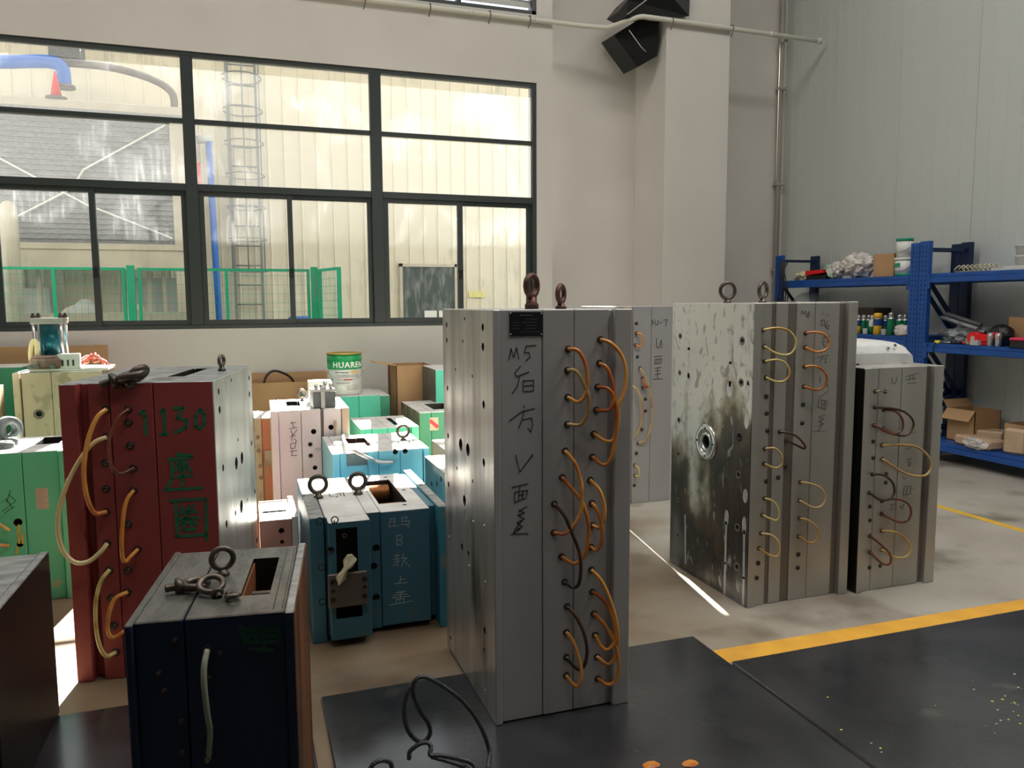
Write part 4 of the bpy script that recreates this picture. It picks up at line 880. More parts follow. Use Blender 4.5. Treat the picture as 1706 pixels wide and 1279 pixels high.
m.marks(T, [[(640, 390), (635, 430)], [(640, 390), (668, 388), (665, 430)], [(640, 410), (665, 408)], [(630, 440), (692, 434)], [(710, 385), (745, 378), (738, 402)], [(715, 385), (712, 408), (762, 405), (755, 440), (742, 432)], [(705, 428), (750, 424)],
            [(680, 495), (682, 555), (710, 550), (718, 535), (700, 525), (715, 510), (705, 492), (680, 498)], [(685, 525), (702, 524)], [(665, 625), (700, 620)], [(682, 610), (682, 640)], [(660, 645), (705, 640)], [(670, 660), (700, 655)], [(685, 650), (683, 690)], [(668, 670), (660, 685)],
            [(725, 610), (712, 640), (745, 632), (735, 648)], [(728, 640), (710, 690)], [(728, 655), (762, 690)], [(705, 750), (700, 795)], [(703, 772), (735, 768)], [(668, 797), (748, 790)], [(675, 855), (735, 845)], [(690, 840), (695, 860)], [(720, 838), (715, 858)],
            [(660, 870), (750, 862)], [(705, 845), (705, 890)], [(650, 885), (765, 875)], [(680, 895), (675, 920)], [(700, 893), (700, 915)], [(725, 890), (725, 915)], [(675, 895), (730, 890)], [(632, 932), (780, 905)]], .0028, 'chalk', .010, 'chalk_character')
# rag hanging on the slider block
g = G(); q = [(400, 620), (430, 650), (405, 690), (375, 715), (360, 770), (318, 812), (300, 760), (330, 730), (350, 700), (345, 660), (370, 625)]
P = [m.front(*T(u, v), .03+.012*((i*7) % 3)/2, y0)+m.o.location for i, (u, v) in enumerate(q)]
cc = sum(P, Vector())/len(P); cc.y -= .02
g.add(P+[p+Vector((.002, .022, 0)) for p in P]+[cc, cc+Vector((0, .035, 0))], [(i, (i+1) % 11, 22) for i in range(11)]+[(11+(i+1) % 11, 11+i, 23) for i in range(11)]+[(i, 11+i, 11+(i+1) % 11, (i+1) % 11) for i in range(11)], 'rag')
top('rag', 'crumpled pale yellow rag tucked on the front of the teal mould', 'rag', g)

m = Mould('unseen grey steel mould added directly behind the centre mould to block the sun', 1.50, 4.78, 0)  # added out of view, its shadow narrows the sun stripe on the floor
m.plate(0, .45, 0, .4, 0, 1.25, 'steel', 'mould_plate'); m.plate(.452, .905, 0, .4, 0, 1.25, 'steel', 'mould_plate'); m.finish()
# ---------------------------------------------------------------- navy mould in front
m = Mould('navy blue mould in the foreground with loose eyebolts on its worn top', -.272, 1.83, math.radians(-7), mz)
H = .79; 
def X(px, py=1060, y=0): return m.front(px, py, 0, y).x
Wd = m.onz(492, 1014, H).x; Dp = .50
nb = {'main': 'blue', 'top': 'top_brown'}
xs = [0, m.onz(237, 1024, H).x, m.onz(312, 1018, H).x, m.onz(476, 1010, H).x]
m.plate(0, xs[1]-.008, -.012, Dp+.012, 0, H, nb, 'clamp_plate')
m.plate(xs[1]-.008, xs[2]-.0015, .004, Dp, 0, H-.001, nb, 'mould_plate'); m.plate(xs[2]+.0015, xs[3], .004, Dp, 0, H-.001, nb, 'mould_plate')
m.plate(xs[3], Wd, -.012, Dp+.012, 0, H+.002, {'main': 'blue', 'top': 'top_steel', 'right': 'rust'}, 'clamp_plate')
a = m.onz(400, 992, H); b = m.onz(468, 927, H); 
m.cut_b(a.x, b.x-.004, a.y, b.y, H-.30, H+.05)
for (u, v) in ((1395, 260), (1385, 345), (1372, 520), (1380, 620)):
    p = m.side(*Hk(u, v), Wd); m.cut_c(p, .010, .03, 'right')
m.finish()
NB = m
G().box(a.x-.006, a.x+.004, a.y+.004, b.y-.004, H-.27, H-.012, 'rust').build('pocket_wall', m.o)
G().box(a.x+.005, b.x-.01, (a.y+b.y)/2+.03, (a.y+b.y)/2+.05, H-.10, H-.06, 'steel_dark').build('cross_bar', m.o)
for (u, v) in ((1210, 205), (1295, 200)): pass
for k_ in (0, 1):
    x_ = b.x+.012+k_*.020
    G().box(x_, x_+.0015, .02, Dp-.02, H-.0008, H+.0004, 'dark').build('joint_line', m.o)
for p in ((705, 635), (625, 800), (652, 890), (738, 1045), (745, 1200), (880, 822), (890, 1072), (935, 700)): m.plug(*Hk(*p), .004, .008)
for p in ((870, 680), (878, 1222)): m.fitting(*Hk(*p), .004, .012, .02)
m.hose([Hk(*q) for q in ((870, 680), (855, 760), (855, 860), (870, 1000), (885, 1100), (878, 1222))], 'clear_hose', .0068, .004, .035)
m.marks(Hk, [[(1040, 555), (1060, 640), (1130, 560), (1120, 650)], [(1150, 560), (1155, 660)], [(1150, 560), (1190, 600), (1230, 560), (1235, 650)], [(1060, 600), (1240, 610)], [(1050, 575), (1220, 580)], [(1070, 640), (1240, 635)], [(1090, 670), (1200, 680)]], .009, mat('dark_green_patch', (.006, .050, .030), .6), .004, 'faded_brush_lettering')
m.eyebolt(m.onz(371, 958, H)+Vector((0, .006, 0)), .0265, .0075, math.radians(12), 'eye', .012)
Z = H+mz
P = atz(290, 974, Z+.016); loose_eyebolt('loose eyebolt with thick threaded shank lying at the left on the navy mould', (P.x+.048, P.y, Z+.013), (PI/2, 0, math.radians(-80+180)), .027, .0100, .026)
P = atz(352, 974, Z+.02); loose_eyebolt('loose eyebolt resting tilted in the middle of the pile on the navy mould', (P.x, P.y, Z+.022), (math.radians(68), math.radians(8), math.radians(200)), .027, .0075, .012)
P = atz(388, 990, Z+.012); loose_eyebolt('smallest loose eyebolt lying nearest the pocket of the navy mould', (P.x, P.y, Z+.009), (math.radians(75), 0, math.radians(20)), .013, .006, .01)
# ---------------------------------------------------------------- black mould cut by the left edge
b0 = atz(99.6, 1187, mz)
m = Mould('black steel mould cut off by the left edge of the photo', b0.x-.40, b0.y-.62, math.radians(-1), mz)
b1 = m.loc(b0); H = .605
m.plate(.0, .36, 0, .62, 0, H, {'main': 'black', 'top': 'top_steel'}, 'mould_plate'); m.plate(.362, b1.x, -.01, b1.y, 0, H+.004, {'main': 'black', 'top': 'top_steel'}, 'clamp_plate'); m.finish()
# ---------------------------------------------------------------- bright green mould at left
Jg = K(0, 500, 440/1251)
m = Mould('bright green mould at the left edge with paper sticker and oily holes', -1.42, 4.42, math.radians(1))
H = .772; Dp = .50
def X(px, py=850, y=0): return m.front(px, py, 0, y).x
xr = X(108); 
gt = {'main': 'green', 'top': 'top_white'}
m.plate(-.1, X(42)-.0015, 0, Dp, 0, H, gt, 'mould_plate'); m.plate(X(42)+.0015, xr-.015, 0, Dp, 0, H, gt, 'mould_plate')
m.plate(xr-.012, xr+.07, -.015, Dp, 0, H-.002, gt, 'clamp_plate')
for (u, v) in ((85, 1052), (95, 1155)): m.cut_c(m.front(*Jg(u, v), 0, 0), .020 if u == 85 else .015, .04, 'front')
a = m.onz(80, 745, H); m.cut_b(xr-.16, xr-.05, .22, .46, H-.18, H+.05)
m.finish()
p0, p1 = m.front(*Jg(168, 892), 0), m.front(*Jg(232, 985), 0)
st = G().box(p0.x, p1.x, -.0015, 0, p1.z, p0.z, 'sticker').build('paper_sticker', m.o)
tg = G()
for k in range(9): z = p0.z-.008-k*.0115; tg.ribbon([(p0.x+.006, -.0016, z), (p1.x-.006-(k % 3)*.008, -.0016, z)], .0025, (0, -1, 0), 'print_grey', .0002)
tg.build('print', st)
m.marks(Jg, [[(90, 1065), (88, 1110), (92, 1150)], [(82, 1170), (78, 1200)], [(105, 1110), (108, 1150)]], .010, mat('yellow_oil_stain', (.55, .42, .05), .4), 0, 'oil_stain')
m.marks(Jg, [[(5, 960), (30, 940), (60, 985)], [(40, 920), (75, 950), (10, 1000)], [(20, 1010), (70, 975)], [(50, 900), (30, 960)]], .0022, 'ink', 0, 'scribble')
m.hose([Jg(-40, 1040), Jg(0, 1062), Jg(42, 1088)], 'yhose', .008, 0, .03, .01); m.hose([Jg(-40, 1165), Jg(0, 1160), Jg(40, 1163)], 'yhose', .009, 0, .03, .01)
GM = m
# hardware on the green mould
for (px, py, r, h, lb) in ((8, 746, .045, .035, 'grey steel collar lying at the left edge on the bright green mould'), (20, 741, .03, .04, 'small steel nut standing beside the collar on the bright green mould')):
    q = atz(px, py, H); top('steel_collar', lb, 'hardware', G().lathe([(r, 0), (r, h*.6), (r*.7, h), (r*.35, h), (r*.3, h*.5)], 'holed', seg=20), (q.x, max(q.y, 4.52), H))
q = atz(20, 734, H); fl = G().lathe([(.07, -.02), (.07, .02), (.03, .02), (.03, -.02), (.07, -.02)], 'holed', (0, 0, .07), 24, (.75, -.65, 0)).box(-.06, .03, -.02, .05, 0, .03, 'holed', .004)
top('bearing_flange', 'upright round steel flange standing on the bright green mould', 'hardware', fl, (q.x-.0, q.y-.05, H))
# ---------------------------------------------------------------- beige mould with hydraulic cylinder
Jb = K(0, 540, 220/1279)
m = Mould('tall beige mould at the back left carrying the hydraulic cylinder', -1.60, 6.55, math.radians(-1))
H = 1.01; Dp = .55
def X(px, py=660, y=0): return m.front(px, py, 0, y).x
m.plate(X(24), X(36)-.004, -.02, Dp, 0, H, {'main': 'beige', 'top': 'top_white'}, 'clamp_plate'); m.plate(X(36)+.004, X(87)-.0015, 0, Dp, 0, H, {'main': 'beige', 'top': 'top_white'}, 'mould_plate')
m.plate(X(87)+.0015, X(172), 0, Dp, 0, H, {'main': 'beige', 'top': 'top_white'}, 'mould_plate')
m.cut_c(m.front(*Jb(378, 868), 0), .022, .05, 'front'); m.finish()
G().lathe([(.036, 0), (.036, .004), (.024, .004), (.024, 0)], 'steel_dark', m.front(*Jb(378, 868), 0), 16, (0, -1, 0)).build('bolt_seat', m.o)
G().box(X(50), X(172)+.04, .02, .36, H, H+.022, 'top_white', .003).build('top_plate', m.o)
BM = m; zt = H+.022
hc = thing('hydraulic_cylinder', 'teal hydraulic cylinder with four chrome tie rods on the beige mould', 'cylinder', (0, 0, 0))
q = aty(84, 560, 6.72); hc.location = (q.x, 6.72, zt); s_ = (6.72/1300)*1.02
def hp(px): return px*s_
G().box(-.115, .115, -.10, .10, 0, .07, 'eye', .006).build('base_flange', hc); G().lathe([(.07, .07), (.07, .33)], 'cyl_teal', seg=28).build('barrel', hc)
G().box(-.11, .11, -.10, .10, .33, .375, 'steel', .005).build('head_flange', hc)
for sx in (-.09, .09):
    for sy in (-.08, .08):
        G().cyl((sx, sy, .07), (sx, sy, .33), .0125, 'silver', 12).build('tie_rod', hc)
        G().cyl((sx, sy, .375), (sx, sy, .395), .018, 'eye', 6, smooth=False).cyl((sx, sy, .39), (sx, sy, .412), .010, 'eye', 8).build('nut', hc)
q = aty(78, 605, 6.57)
mb = thing('valve_manifold', 'grimy brown valve manifold in front of the hydraulic cylinder', 'manifold', (q.x, 6.57, zt), 0)
G().box(-.11, .10, -.05, .05, 0, .085, 'brownm', .02).build('body', mb); G().box(-.09, .08, -.04, .04, .075, .10, 'brownm', .012).build('cap', mb)
for x in (-.10, -.05, .05): G().cyl((x, -.05, .02), (x, -.075, .02), .017, 'holed', 8).build('port', mb)
cb = thing('connector_block', 'white terminal connector block with dark pins beside the cylinder', 'connector', (aty(105, 605, 6.57).x+.035, 6.585, zt), 0)
G().box(-.07, .08, -.03, .03, 0, .11, 'plastic_w', .006).build('housing', cb)
for k in range(3): G().box(-.04+k*.035, -.028+k*.035, -.034, -.028, .02, .065, 'blackp').build('pin', cb)
lp = [aty(px, py, 6.62) for px, py in ((54, 612), (51, 590), (53, 573), (57, 567), (61, 574), (62, 590), (66, 600))]
top('cream_hose_loop', 'short cream hose loop standing left of the hydraulic cylinder', 'hose', G().tube(smooth_path([(p.x, p.y, max(p.z, zt+.02)) for p in lp], 6), .017, 'cream_hose', 10))
rng_ = random.Random(3); wg_ = G()
for k in range(4):
    pts = []; cx = aty(133, 606, 6.66).x
    for i in range(7): t = i/6; pts.append((cx-.02+.20*t+rng_.uniform(-.02, .02), 6.66+rng_.uniform(-.06, .08), zt+.012+abs(math.sin(PI*t))*rng_.uniform(.02, .09)))
    wg_.tube(smooth_path(pts, 6), .006, 'wire_r', 6)
o = top('red_wire_tangle', 'tangle of thin red wires on the beige mould beside the cylinder', 'wires', wg_); o['kind'] = 'stuff'
# green and brown moulds cut by the left edge, behind
m = Mould('long green mould behind at the left edge below the cardboard', -2.72, 7.35, 0)
H = 1.0; m.plate(0, .98, 0, .42, 0, H, {'main': 'green_d', 'top': 'top_white'}, 'mould_plate'); m.finish()
m = Mould('yellow-edged low mould between the long green one and the brown one', -2.30, 6.25, 0)
m.plate(0, .40, 0, .4, 0, .93, {'main': 'yhose', 'top': 'top_white'}, 'mould_plate'); m.plate(.402, .60, 0, .4, 0, .92, {'main': 'beige', 'top': 'top_white'}, 'mould_plate'); m.finish()
m = Mould('brown stained mould at the left edge behind the bright green mould', -2.1, 5.45, 0)
a = m.onz(28, 652, .88); m.plate(0, a.x, 0, .45, 0, .88, {'main': 'brownm', 'top': 'top_white'}, 'mould_plate')
for (u, v) in ((20, 815), (60, 1010), (130, 985)): m.cut_c(m.front(*Jb(u, v), 0), .014, .03, 'front')
m.finish()
# ---------------------------------------------------------------- pale grey mould in the middle distance
I = K(410, 560, 360/1354)
m = Mould('pale grey mould in the middle distance with an eyebolt and round plugs', .158, 5.10, math.radians(-1))
H = .83; Dp = .60
def X(px, py=740, y=0): return m.front(px, py, 0, y).x
wt = {'main': 'white', 'top': 'top_white'}
m.plate(X(453), X(465), -.015, Dp, 0.02, H, wt, 'clamp_plate'); m.plate(X(465)+.002, X(503)-.0015, 0, Dp, .02, H, wt, 'mould_plate')
m.plate(X(503)+.0015, X(536)-.002, 0, Dp, .02, H, wt, 'mould_plate'); m.plate(X(536), X(540), .012, Dp, .02, H-.002, 'steel_dark', 'spacer_plate')
m.plate(X(540)+.001, X(570), 0, Dp, .02, H, wt, 'mould_plate'); m.plate(X(570)+.002, X(583), -.01, Dp, .02, H+.002, {'main': 'beige', 'top': 'top_white'}, 'clamp_plate')
for (u, v, r) in ((423, 597, .017), (532, 570, .017), (432, 823, .015), (402, 677, .010), (405, 748, .010)): m.cut_c(m.front(*I(u, v), 0), r, .05, 'front')
a = m.onz(*I(255, 438), H); b = m.onz(*I(330, 405), H); m.cut_b(a.x, b.x, a.y, max(b.y, a.y+.1), H-.2, H+.05)
m.finish()
for (u, v) in ((402, 677), (405, 748)): G().lathe([(.016, 0), (.016, .002), (.011, .002), (.011, 0)], 'steel_dark', m.front(*I(u, v), 0), 14, (0, -1, 0)).build('bolt_seat', m.o)
G().box(m.front(*I(552, 530), 0).x, m.front(*I(568, 530), 0).x, -.02, 0, m.front(*I(560, 625), 0).z, m.front(*I(560, 528), 0).z, 'beige', .004).build('latch_bar', m.o)
m.marks(I, [[(280, 545), (310, 540)], [(285, 535), (300, 575)], [(272, 580), (318, 570)], [(280, 590), (295, 620), (318, 585)], [(278, 630), (310, 622)], [(290, 615), (285, 655)], [(300, 640), (318, 660)], [(278, 675), (312, 665), (305, 700), (280, 705), (278, 675)], [(275, 722), (320, 715)], [(290, 712), (285, 748), (318, 745)]], .004, 'pencil')
m.eyebolt(m.onz(*I(352, 405), H), .030, .0065, math.radians(20), 'eye', .016)
for (u, v, dx, dy) in ((430, 705, .07, 0), (485, 480, 0, -.1)): pass
G().box(m.front(*I(430, 700), 0).x, m.front(*I(500, 700), 0).x, -.008, 0, m.front(*I(430, 712), 0).z, m.front(*I(430, 700), 0).z, 'steel', .001).build('locking_strip', m.o)
q = atz(539, 679, H)
sbx = thing('steel_fixture', 'square dark steel fixture with shiny rim on the pale grey mould', 'fixture', (m.onz(539, 679, H).x+m.X, 5.19, H), math.radians(3))
G().box(-.07, .075, -.06, .06, 0, .105, 'holed', .004).build('body', sbx); G().box(-.075, .08, -.065, .065, .105, .12, 'steel', .002).build('rim', sbx)
for x, y, h in ((-.04, .0, .03), (.02, .02, .05), (.05, -.03, .04), (-.01, -.04, .035)): G().cyl((x, y, .12), (x, y, .12+h), .012, 'silver', 10).build('stud', sbx)
G().box(-.02, .005, -.072, -.06, 0, .11, 'steel', .002).build('front_rib', sbx)
q = aty(534, 640, 5.45); top('pale_block', 'pale rectangular steel block behind the steel fixture on the grey mould', 'block', G().box(-.08, .075, -.06, .06, 0, .15, 'top_white', .004), (q.x, 5.47, H))
# ---------------------------------------------------------------- sky-blue mould
m = Mould('sky-blue mould with an eyebolt and a white hose across its top', .425, 4.45, 0)
H = .655; Dp = .62
def X(px, py=770, y=0): return m.front(px, py, 0, y).x
sk = {'main': 'sky', 'top': 'top_white'}; ys = [X(554), X(566), X(613), X(631), X(667), X(705), X(715)]
m.plate(ys[0], ys[1]-.001, -.01, Dp, 0, H, sk, 'clamp_plate')
for i in range(1, 5): m.plate(ys[i]+.001, ys[i+1]-.001, 0, Dp-.01, 0, H, sk, 'mould_plate')
m.plate(ys[5]+.002, ys[6], -.012, Dp, 0, H+.002, sk, 'clamp_plate')
a = m.onz(*I(640, 695), H); b = m.onz(*I(740, 635), H); m.cut_b(a.x+.01, b.x, a.y, b.y, H-.14, H+.05)
for (u, v) in ((935, 725), (997, 720)): m.cut_c(m.front(*I(u, v), 0), .015, .03, 'front')
m.finish()
for i in range(8):
    yy = a.y+.02+i*(b.y-a.y-.04)/8; G().box(a.x+.012, b.x-.002, yy, yy+.008, H-.08, H-.025, 'rust').build('rib', m.o)
m.eyebolt(m.onz(*I(985, 650), H), .036, .009, 0, 'eye', .014)
p0, p1 = m.front(*I(628, 735), 0), m.front(*I(760, 805), 0); G().box(p0.x, p1.x, -.002, 0, p1.z, p0.z, 'holed').build('nameplate', m.o)
hp_ = [m.onz(*I(u, v), H+.02+dz) for u, v, dz in ((608, 618, .0), (618, 660, .03), (660, 705, .045), (720, 740, .04))]+[m.front(*I(u, v), .03) for u, v in ((790, 772), (850, 790), (920, 790))]
G().tube(smooth_path(hp_, 6), .010, 'plastic_w', 8).build('hose', m.o); G().cyl(m.front(*I(915, 788), .03), m.front(*I(915, 788), 0), .012, 'brass', 8).build('hose_fitting', m.o)
# ---------------------------------------------------------------- dark mould at the right of it, reddish one behind
m = Mould('dark bluish steel mould with drilled side right beside the tall centre mould', 0, 0, 0)
z = .63; p = atz(716, 759, z); q = atz(742, 780, z); m.o.location = (q.x-.03, 3.66, 0); m.X, m.Y = q.x-.03, 3.66
m.plate(.0, .50, 0, p.y-3.66, 0, z, {'main': 'holed', 'top': 'top_white'}, 'mould_plate')
for (u, v) in ((1222, 895), (1195, 925), (1163, 925)): m.cut_c(m.side(*I(u, v), 0), .016, .03, 'left')
m.finish()
a = atz(713, 735, .50)
m = Mould('low salmon-edged mould with open top between the green and dark moulds', a.x+.04, a.y-.55, 0)
m.plate(0, .12, 0, .6, 0, .50, {'main': 'salmon', 'top': 'top_white'}, 'mould_plate'); m.plate(.122, .6, 0, .6, 0, .50, {'main': 'salmon', 'top': 'top_white'}, 'mould_plate')
m.cut_b(.16, .40, .22, .42, .38, .6); m.finish()
# ---------------------------------------------------------------- salmon box mould low behind the navy one
N5 = K(410, 660, 110/541)
m = Mould('low salmon-red mould with bright top behind the navy mould', .042, 4.02, 0)
H = .42
def X(px, py=880, y=0): return m.front(px, py, 0, y).x
sa = {'main': 'salmon', 'top': 'top_white'}
m.plate(X(433), X(486), 0, .42, 0, H, sa, 'mould_plate'); m.plate(X(486)+.002, X(497), -.005, .45, 0, H+.01, {'main': 'white', 'top': 'top_white'}, 'clamp_plate')
for (u, v, r) in ((290, 1100, .014), (295, 1192, .010)): m.cut_c(m.front(*N5(u, v), 0), r, .03, 'front')
m.cut_b(.01, .13, .15, .19, H-.08, H+.05); m.finish()
# pale plate mould just left of the teal one
# ---------------------------------------------------------------- orange mould behind the red one
m = Mould('orange primer mould standing behind, left of the pale grey mould', .02, 5.75, 0)
H = .70
m.plate(.02, .068, 0, .4, 0, H, {'main': 'beige', 'top': 'top_white'}, 'clamp_plate'); m.plate(.070, .30, .01, .4, 0, H-.005, {'main': 'orange_p', 'top': 'top_white'}, 'mould_plate')
m.plate(.085, .20, -.02, .01, .36, .46, 'beige', 'latch_block'); m.finish()
for (u, v) in ((95, 335), (100, 445), (115, 570), (122, 665)):
    G().lathe([(.014, 0), (.014, .002), (.006, .002), (.006, 0)], 'brownm', m.front(*N5(u, v), 0), 10, (0, -1, 0)).build('bolt', m.o)
# ---------------------------------------------------------------- green moulds at the back
m = Mould('mint green mould at the back carrying the paint can', .50, 7.15, math.radians(0))
H = .665; r_ = m.onz(633, 657, H).x
mn = {'main': 'mint', 'top': 'top_white'}
m.plate(0, .30, .0, .62, 0, H, mn, 'clamp_plate'); m.plate(.302, r_-.20, 0, .62, 0, H, mn, 'mould_plate'); m.plate(r_-.198, r_, 0, .62, 0, H, mn, 'mould_plate'); m.plate(r_+.002, r_+.09, .02, .62, 0, H-.01, {'main': 'green_d', 'top': 'top_white'}, 'clamp_plate')
m.finish()
CX = aty(575, 650, 7.38)
pc = thing('paint_can', 'green and white paint can with gold rim and white lettering', 'can', (CX.x, 7.38, H), math.radians(0))
R_ = .158; HH = .385
G().lathe([(R_*.96, 0, 'tin_white'), (R_, .01, 'tin_white'), (R_, HH*.62, 'tin_white')], 'tin_white', seg=40).build('body', pc)
G().lathe([(R_*1.001, HH*.62), (R_*1.02, HH*.63), (R_*1.02, HH*.655), (R_*1.001, HH*.66), (R_*1.001, HH*.82), (R_*1.02, HH*.83), (R_*1.02, HH*.85), (R_, HH*.86), (R_, HH*.97)], 'tin_green', seg=40).build('green_band', pc)
G().lathe([(R_*.99, HH*.97), (R_*1.05, HH*.975), (R_*1.05, HH), (R_*.97, HH), (R_*.95, HH*.93), (R_*.5, HH*.93), (0, HH*.93)], 'tin_gold', seg=40).build('lid', pc)
def curved_text(s, size, zc, ang, rad, m_, parent, name):
    cu = bpy.data.curves.new('lettering', 'FONT'); cu.body = s; cu.size = size; cu.extrude = .0006; cu.resolution_u = 3; cu.align_x = 'CENTER'; cu.offset = .0016; cu.space_character = 1.15
    o = bpy.data.objects.new('tmp', cu); COL.objects.link(o); dg = bpy.context.evaluated_depsgraph_get(); me = bpy.data.meshes.new_from_object(o.evaluated_get(dg)); bpy.data.objects.remove(o)
    for v in me.vertices:
        a_ = ang+v.co.x/rad; r2 = rad+.0012+v.co.z; v.co = Vector((r2*math.sin(a_), -r2*math.cos(a_), zc+v.co.y))
    me.materials.clear(); me.materials.append(M[m_]); return link(name, me, parent)
tcam = -math.atan2(CX.x, 7.38)  # side of the can that faces the room
curved_text('HUAREN', .072, HH*.665, tcam+.28, R_*1.0, 'print_white', pc, 'lettering')
def cpatch(a0, a1, z0, z1, m_, nm):
    n = 10; vs = []
    for i in range(n+1):
        a_ = tcam+a0+(a1-a0)*i/n; vs += [((R_+.001)*math.sin(a_), -(R_+.001)*math.cos(a_), z0), ((R_+.001)*math.sin(a_), -(R_+.001)*math.cos(a_), z1)]
    G().add(vs, [(2*i, 2*i+2, 2*i+3, 2*i+1) for i in range(n)], m_).build(nm, pc)
cpatch(-.55, .25, .205, .216, 'print_grey', 'print_line'); cpatch(.30, .95, .205, .218, 'can_y', 'print_line')
for z_ in (.19, .182, .174, .166): cpatch(-.45, .95, z_, z_+.003, 'print_grey', 'print_line')
cpatch(-.05, .45, .140, .150, 'print_red', 'print_line'); cpatch(-1.4, -.75, .13, .155, 'bgreen', 'print_patch'); cpatch(-.5, .3, .11, .116, 'print_grey', 'print_line')
for z_ in (.09, .08, .07, .06, .05): cpatch(.1, .85, z_, z_+.003, 'print_grey', 'print_line')
G().tube([(-R_*1.06*math.cos(t), -.03-R_*1.08*math.sin(t)*.9, .235-.10*math.sin(t)) for t in [PI*i/16 for i in range(17)]], .003, 'silver', 6).build('bail_handle', pc)
for sx in (-1, 1): G().cyl((sx*R_*.98, -.03, .235), (sx*R_*1.08, -.03, .235), .012, 'plastic_w', 10).build('handle_ear', pc)
m = Mould('light green flat mould with a rectangular opening behind the sky-blue one', 0, 0, 0)
z = .57; p = atz(601, 715, z); q = atz(697, 709, z); m.X, m.Y = p.x, p.y; m.o.location = (p.x, p.y, 0); H = z
gd = {'main': 'green', 'top': 'top_white'}; Wd = q.x-p.x
m.plate(0, .08, .0, .62, 0, H, gd, 'clamp_plate'); m.plate(.082, .20, 0, .62, 0, H, gd, 'mould_plate'); m.plate(.202, Wd-.06, 0, .62, 0, H, gd, 'mould_plate'); m.plate(Wd-.058, Wd, -.01, .62, 0, H, gd, 'clamp_plate')
a = m.onz(*I(925, 552), H); b = m.onz(*I(905, 502), H); m.cut_b(.27, Wd-.13, .12, .50, H-.12, H+.05); m.finish()
G().box(Wd-.20, Wd-.14, .14, .48, H-.06, H-.02, 'sky').build('insert', m.o)
m = Mould('deep green mould with a red-striped label right of the can', 0, 0, 0)
z = .60; p = atz(698.5, 687.6, z); m.X, m.Y = p.x, p.y; m.o.location = (p.x, p.y, 0); H = z
gd = {'main': 'green_d', 'top': 'top_white', 'left': 'brownm'}
m.plate(0, .10, .0, .8, .22, H, gd, 'clamp_plate'); m.plate(.102, .60, 0, .8, .22, H, {'main': 'green_d', 'top': 'top_white'}, 'mould_plate'); m.cut_b(.16, .34, .16, .55, H-.12, H+.05); m.finish()
G().box(.02, .58, .05, .75, 0, .22, 'rust').build('support_block', m.o)
p0, p1 = m.front(*I(1150, 510), 0), m.front(*I(1205, 588), 0); lb = G().box(p0.x, p1.x, -.002, 0, p1.z, p0.z, 'sticker', .0005).build('label', m.o)
lb['label'] = 'pale paper label with a red diagonal stripe'
G().ribbon([(p0.x+.01, -.0022, p0.z-.03), (p1.x-.01, -.0022, p1.z+.03)], .03, (0, -1, 0), 'print_red', .0002).build('stripe', lb)
m = Mould('grey-green mould at the back partly hidden by the tall centre mould', 0, 0, 0)
z = .90; p = atz(727.7, 617, z); m.X, m.Y = p.x, 6.9; m.o.location = (m.X, m.Y, 0)
m.plate(0, .5, .0, .60, 0, z, {'main': 'mint', 'top': 'top_white', 'left': 'holed'}, 'mould_plate'); m.finish()
# ---------------------------------------------------------------- cardboard
def cbox(name, label, x0, x1, y0, y1, z0, z1, flaps=(), group=None, m_='card', rz=0):
    t = thing(name, label, 'box', ((x0+x1)/2, (y0+y1)/2, z0), rz, group); a, b, h = (x1-x0)/2, (y1-y0)/2, z1-z0; th = .006
    g = G(); g.box(-a, a, -b, -b+th, 0, h, m_).box(-a, a, b-th, b, 0, h, m_).box(-a, -a+th, -b, b, 0, h, m_).box(a-th, a, -b, b, 0, h, m_).box(-a, a, -b, b, 0, th, 'card_d')
    g.build('carton', t)
    for (sd, ln, tilt) in flaps:
        g = G(); c_, s_ = math.cos(tilt)*ln, math.sin(tilt)*ln
        if sd == 'f': q = [(-a, -b, h), (a, -b, h), (a, -b-c_, h+s_), (-a, -b-c_, h+s_)]
        elif sd == 'b': q = [(-a, b, h), (a, b, h), (a, b+c_, h+s_), (-a, b+c_, h+s_)]
        elif sd == 'l': q = [(-a, -b, h), (-a, b, h), (-a-c_, b, h+s_), (-a-c_, -b, h+s_)]
        else: q = [(a, -b, h), (a, b, h), (a+c_, b, h+s_), (a+c_, -b, h+s_)]
        q = [Vector(v) for v in q]; n = (q[1]-q[0]).cross(q[2]-q[0]).normalized()*th
        g.add(q+[v+n for v in q], [(0, 1, 2, 3), (7, 6, 5, 4), (0, 4, 5, 1), (1, 5, 6, 2), (2, 6, 7, 3), (3, 7, 4, 0)], m_); g.build('flap', t)
    return t
cbox('cardboard_box', 'long open cardboard box at the back wall behind the pale grey mould', aty(419, 650, 7.85).x, .80, 7.85, 8.2, 0, .745, (('b', .07, 1.5),))
q = aty(444, 645, 7.33)
top('black_cable', 'black cable arching out of the long open cardboard box', 'cable', G().tube(smooth_path([(q.x, 7.9, .4), (q.x-.01, 7.9, .72), (q.x+.05, 7.92, .84), (q.x+.15, 7.95, .84), (q.x+.27, 8.0, .74), (q.x+.28, 8.0, .5)], 7), .012, 'blackp', 8))
a = aty(661, 650, 7.45).x; b = aty(709, 650, 7.45).x
cbox('cardboard_box', 'upright cardboard carton with an open flap left of the grey-green mould', a, b+.06, 7.45, 7.8, 0, .905, (('l', .20, .15), ))
g = G(); A0 = aty(649, 610, 7.72); g.box(0, .09, 0, .008, 0, .90, 'card_d'); top('cardboard_sheet', 'narrow dark cardboard sheet leaning behind the upright carton', 'cardboard', g, (A0.x, 7.82, 0))
x0 = aty(-40, 590, 7.7).x; x1 = aty(170, 590, 7.7).x
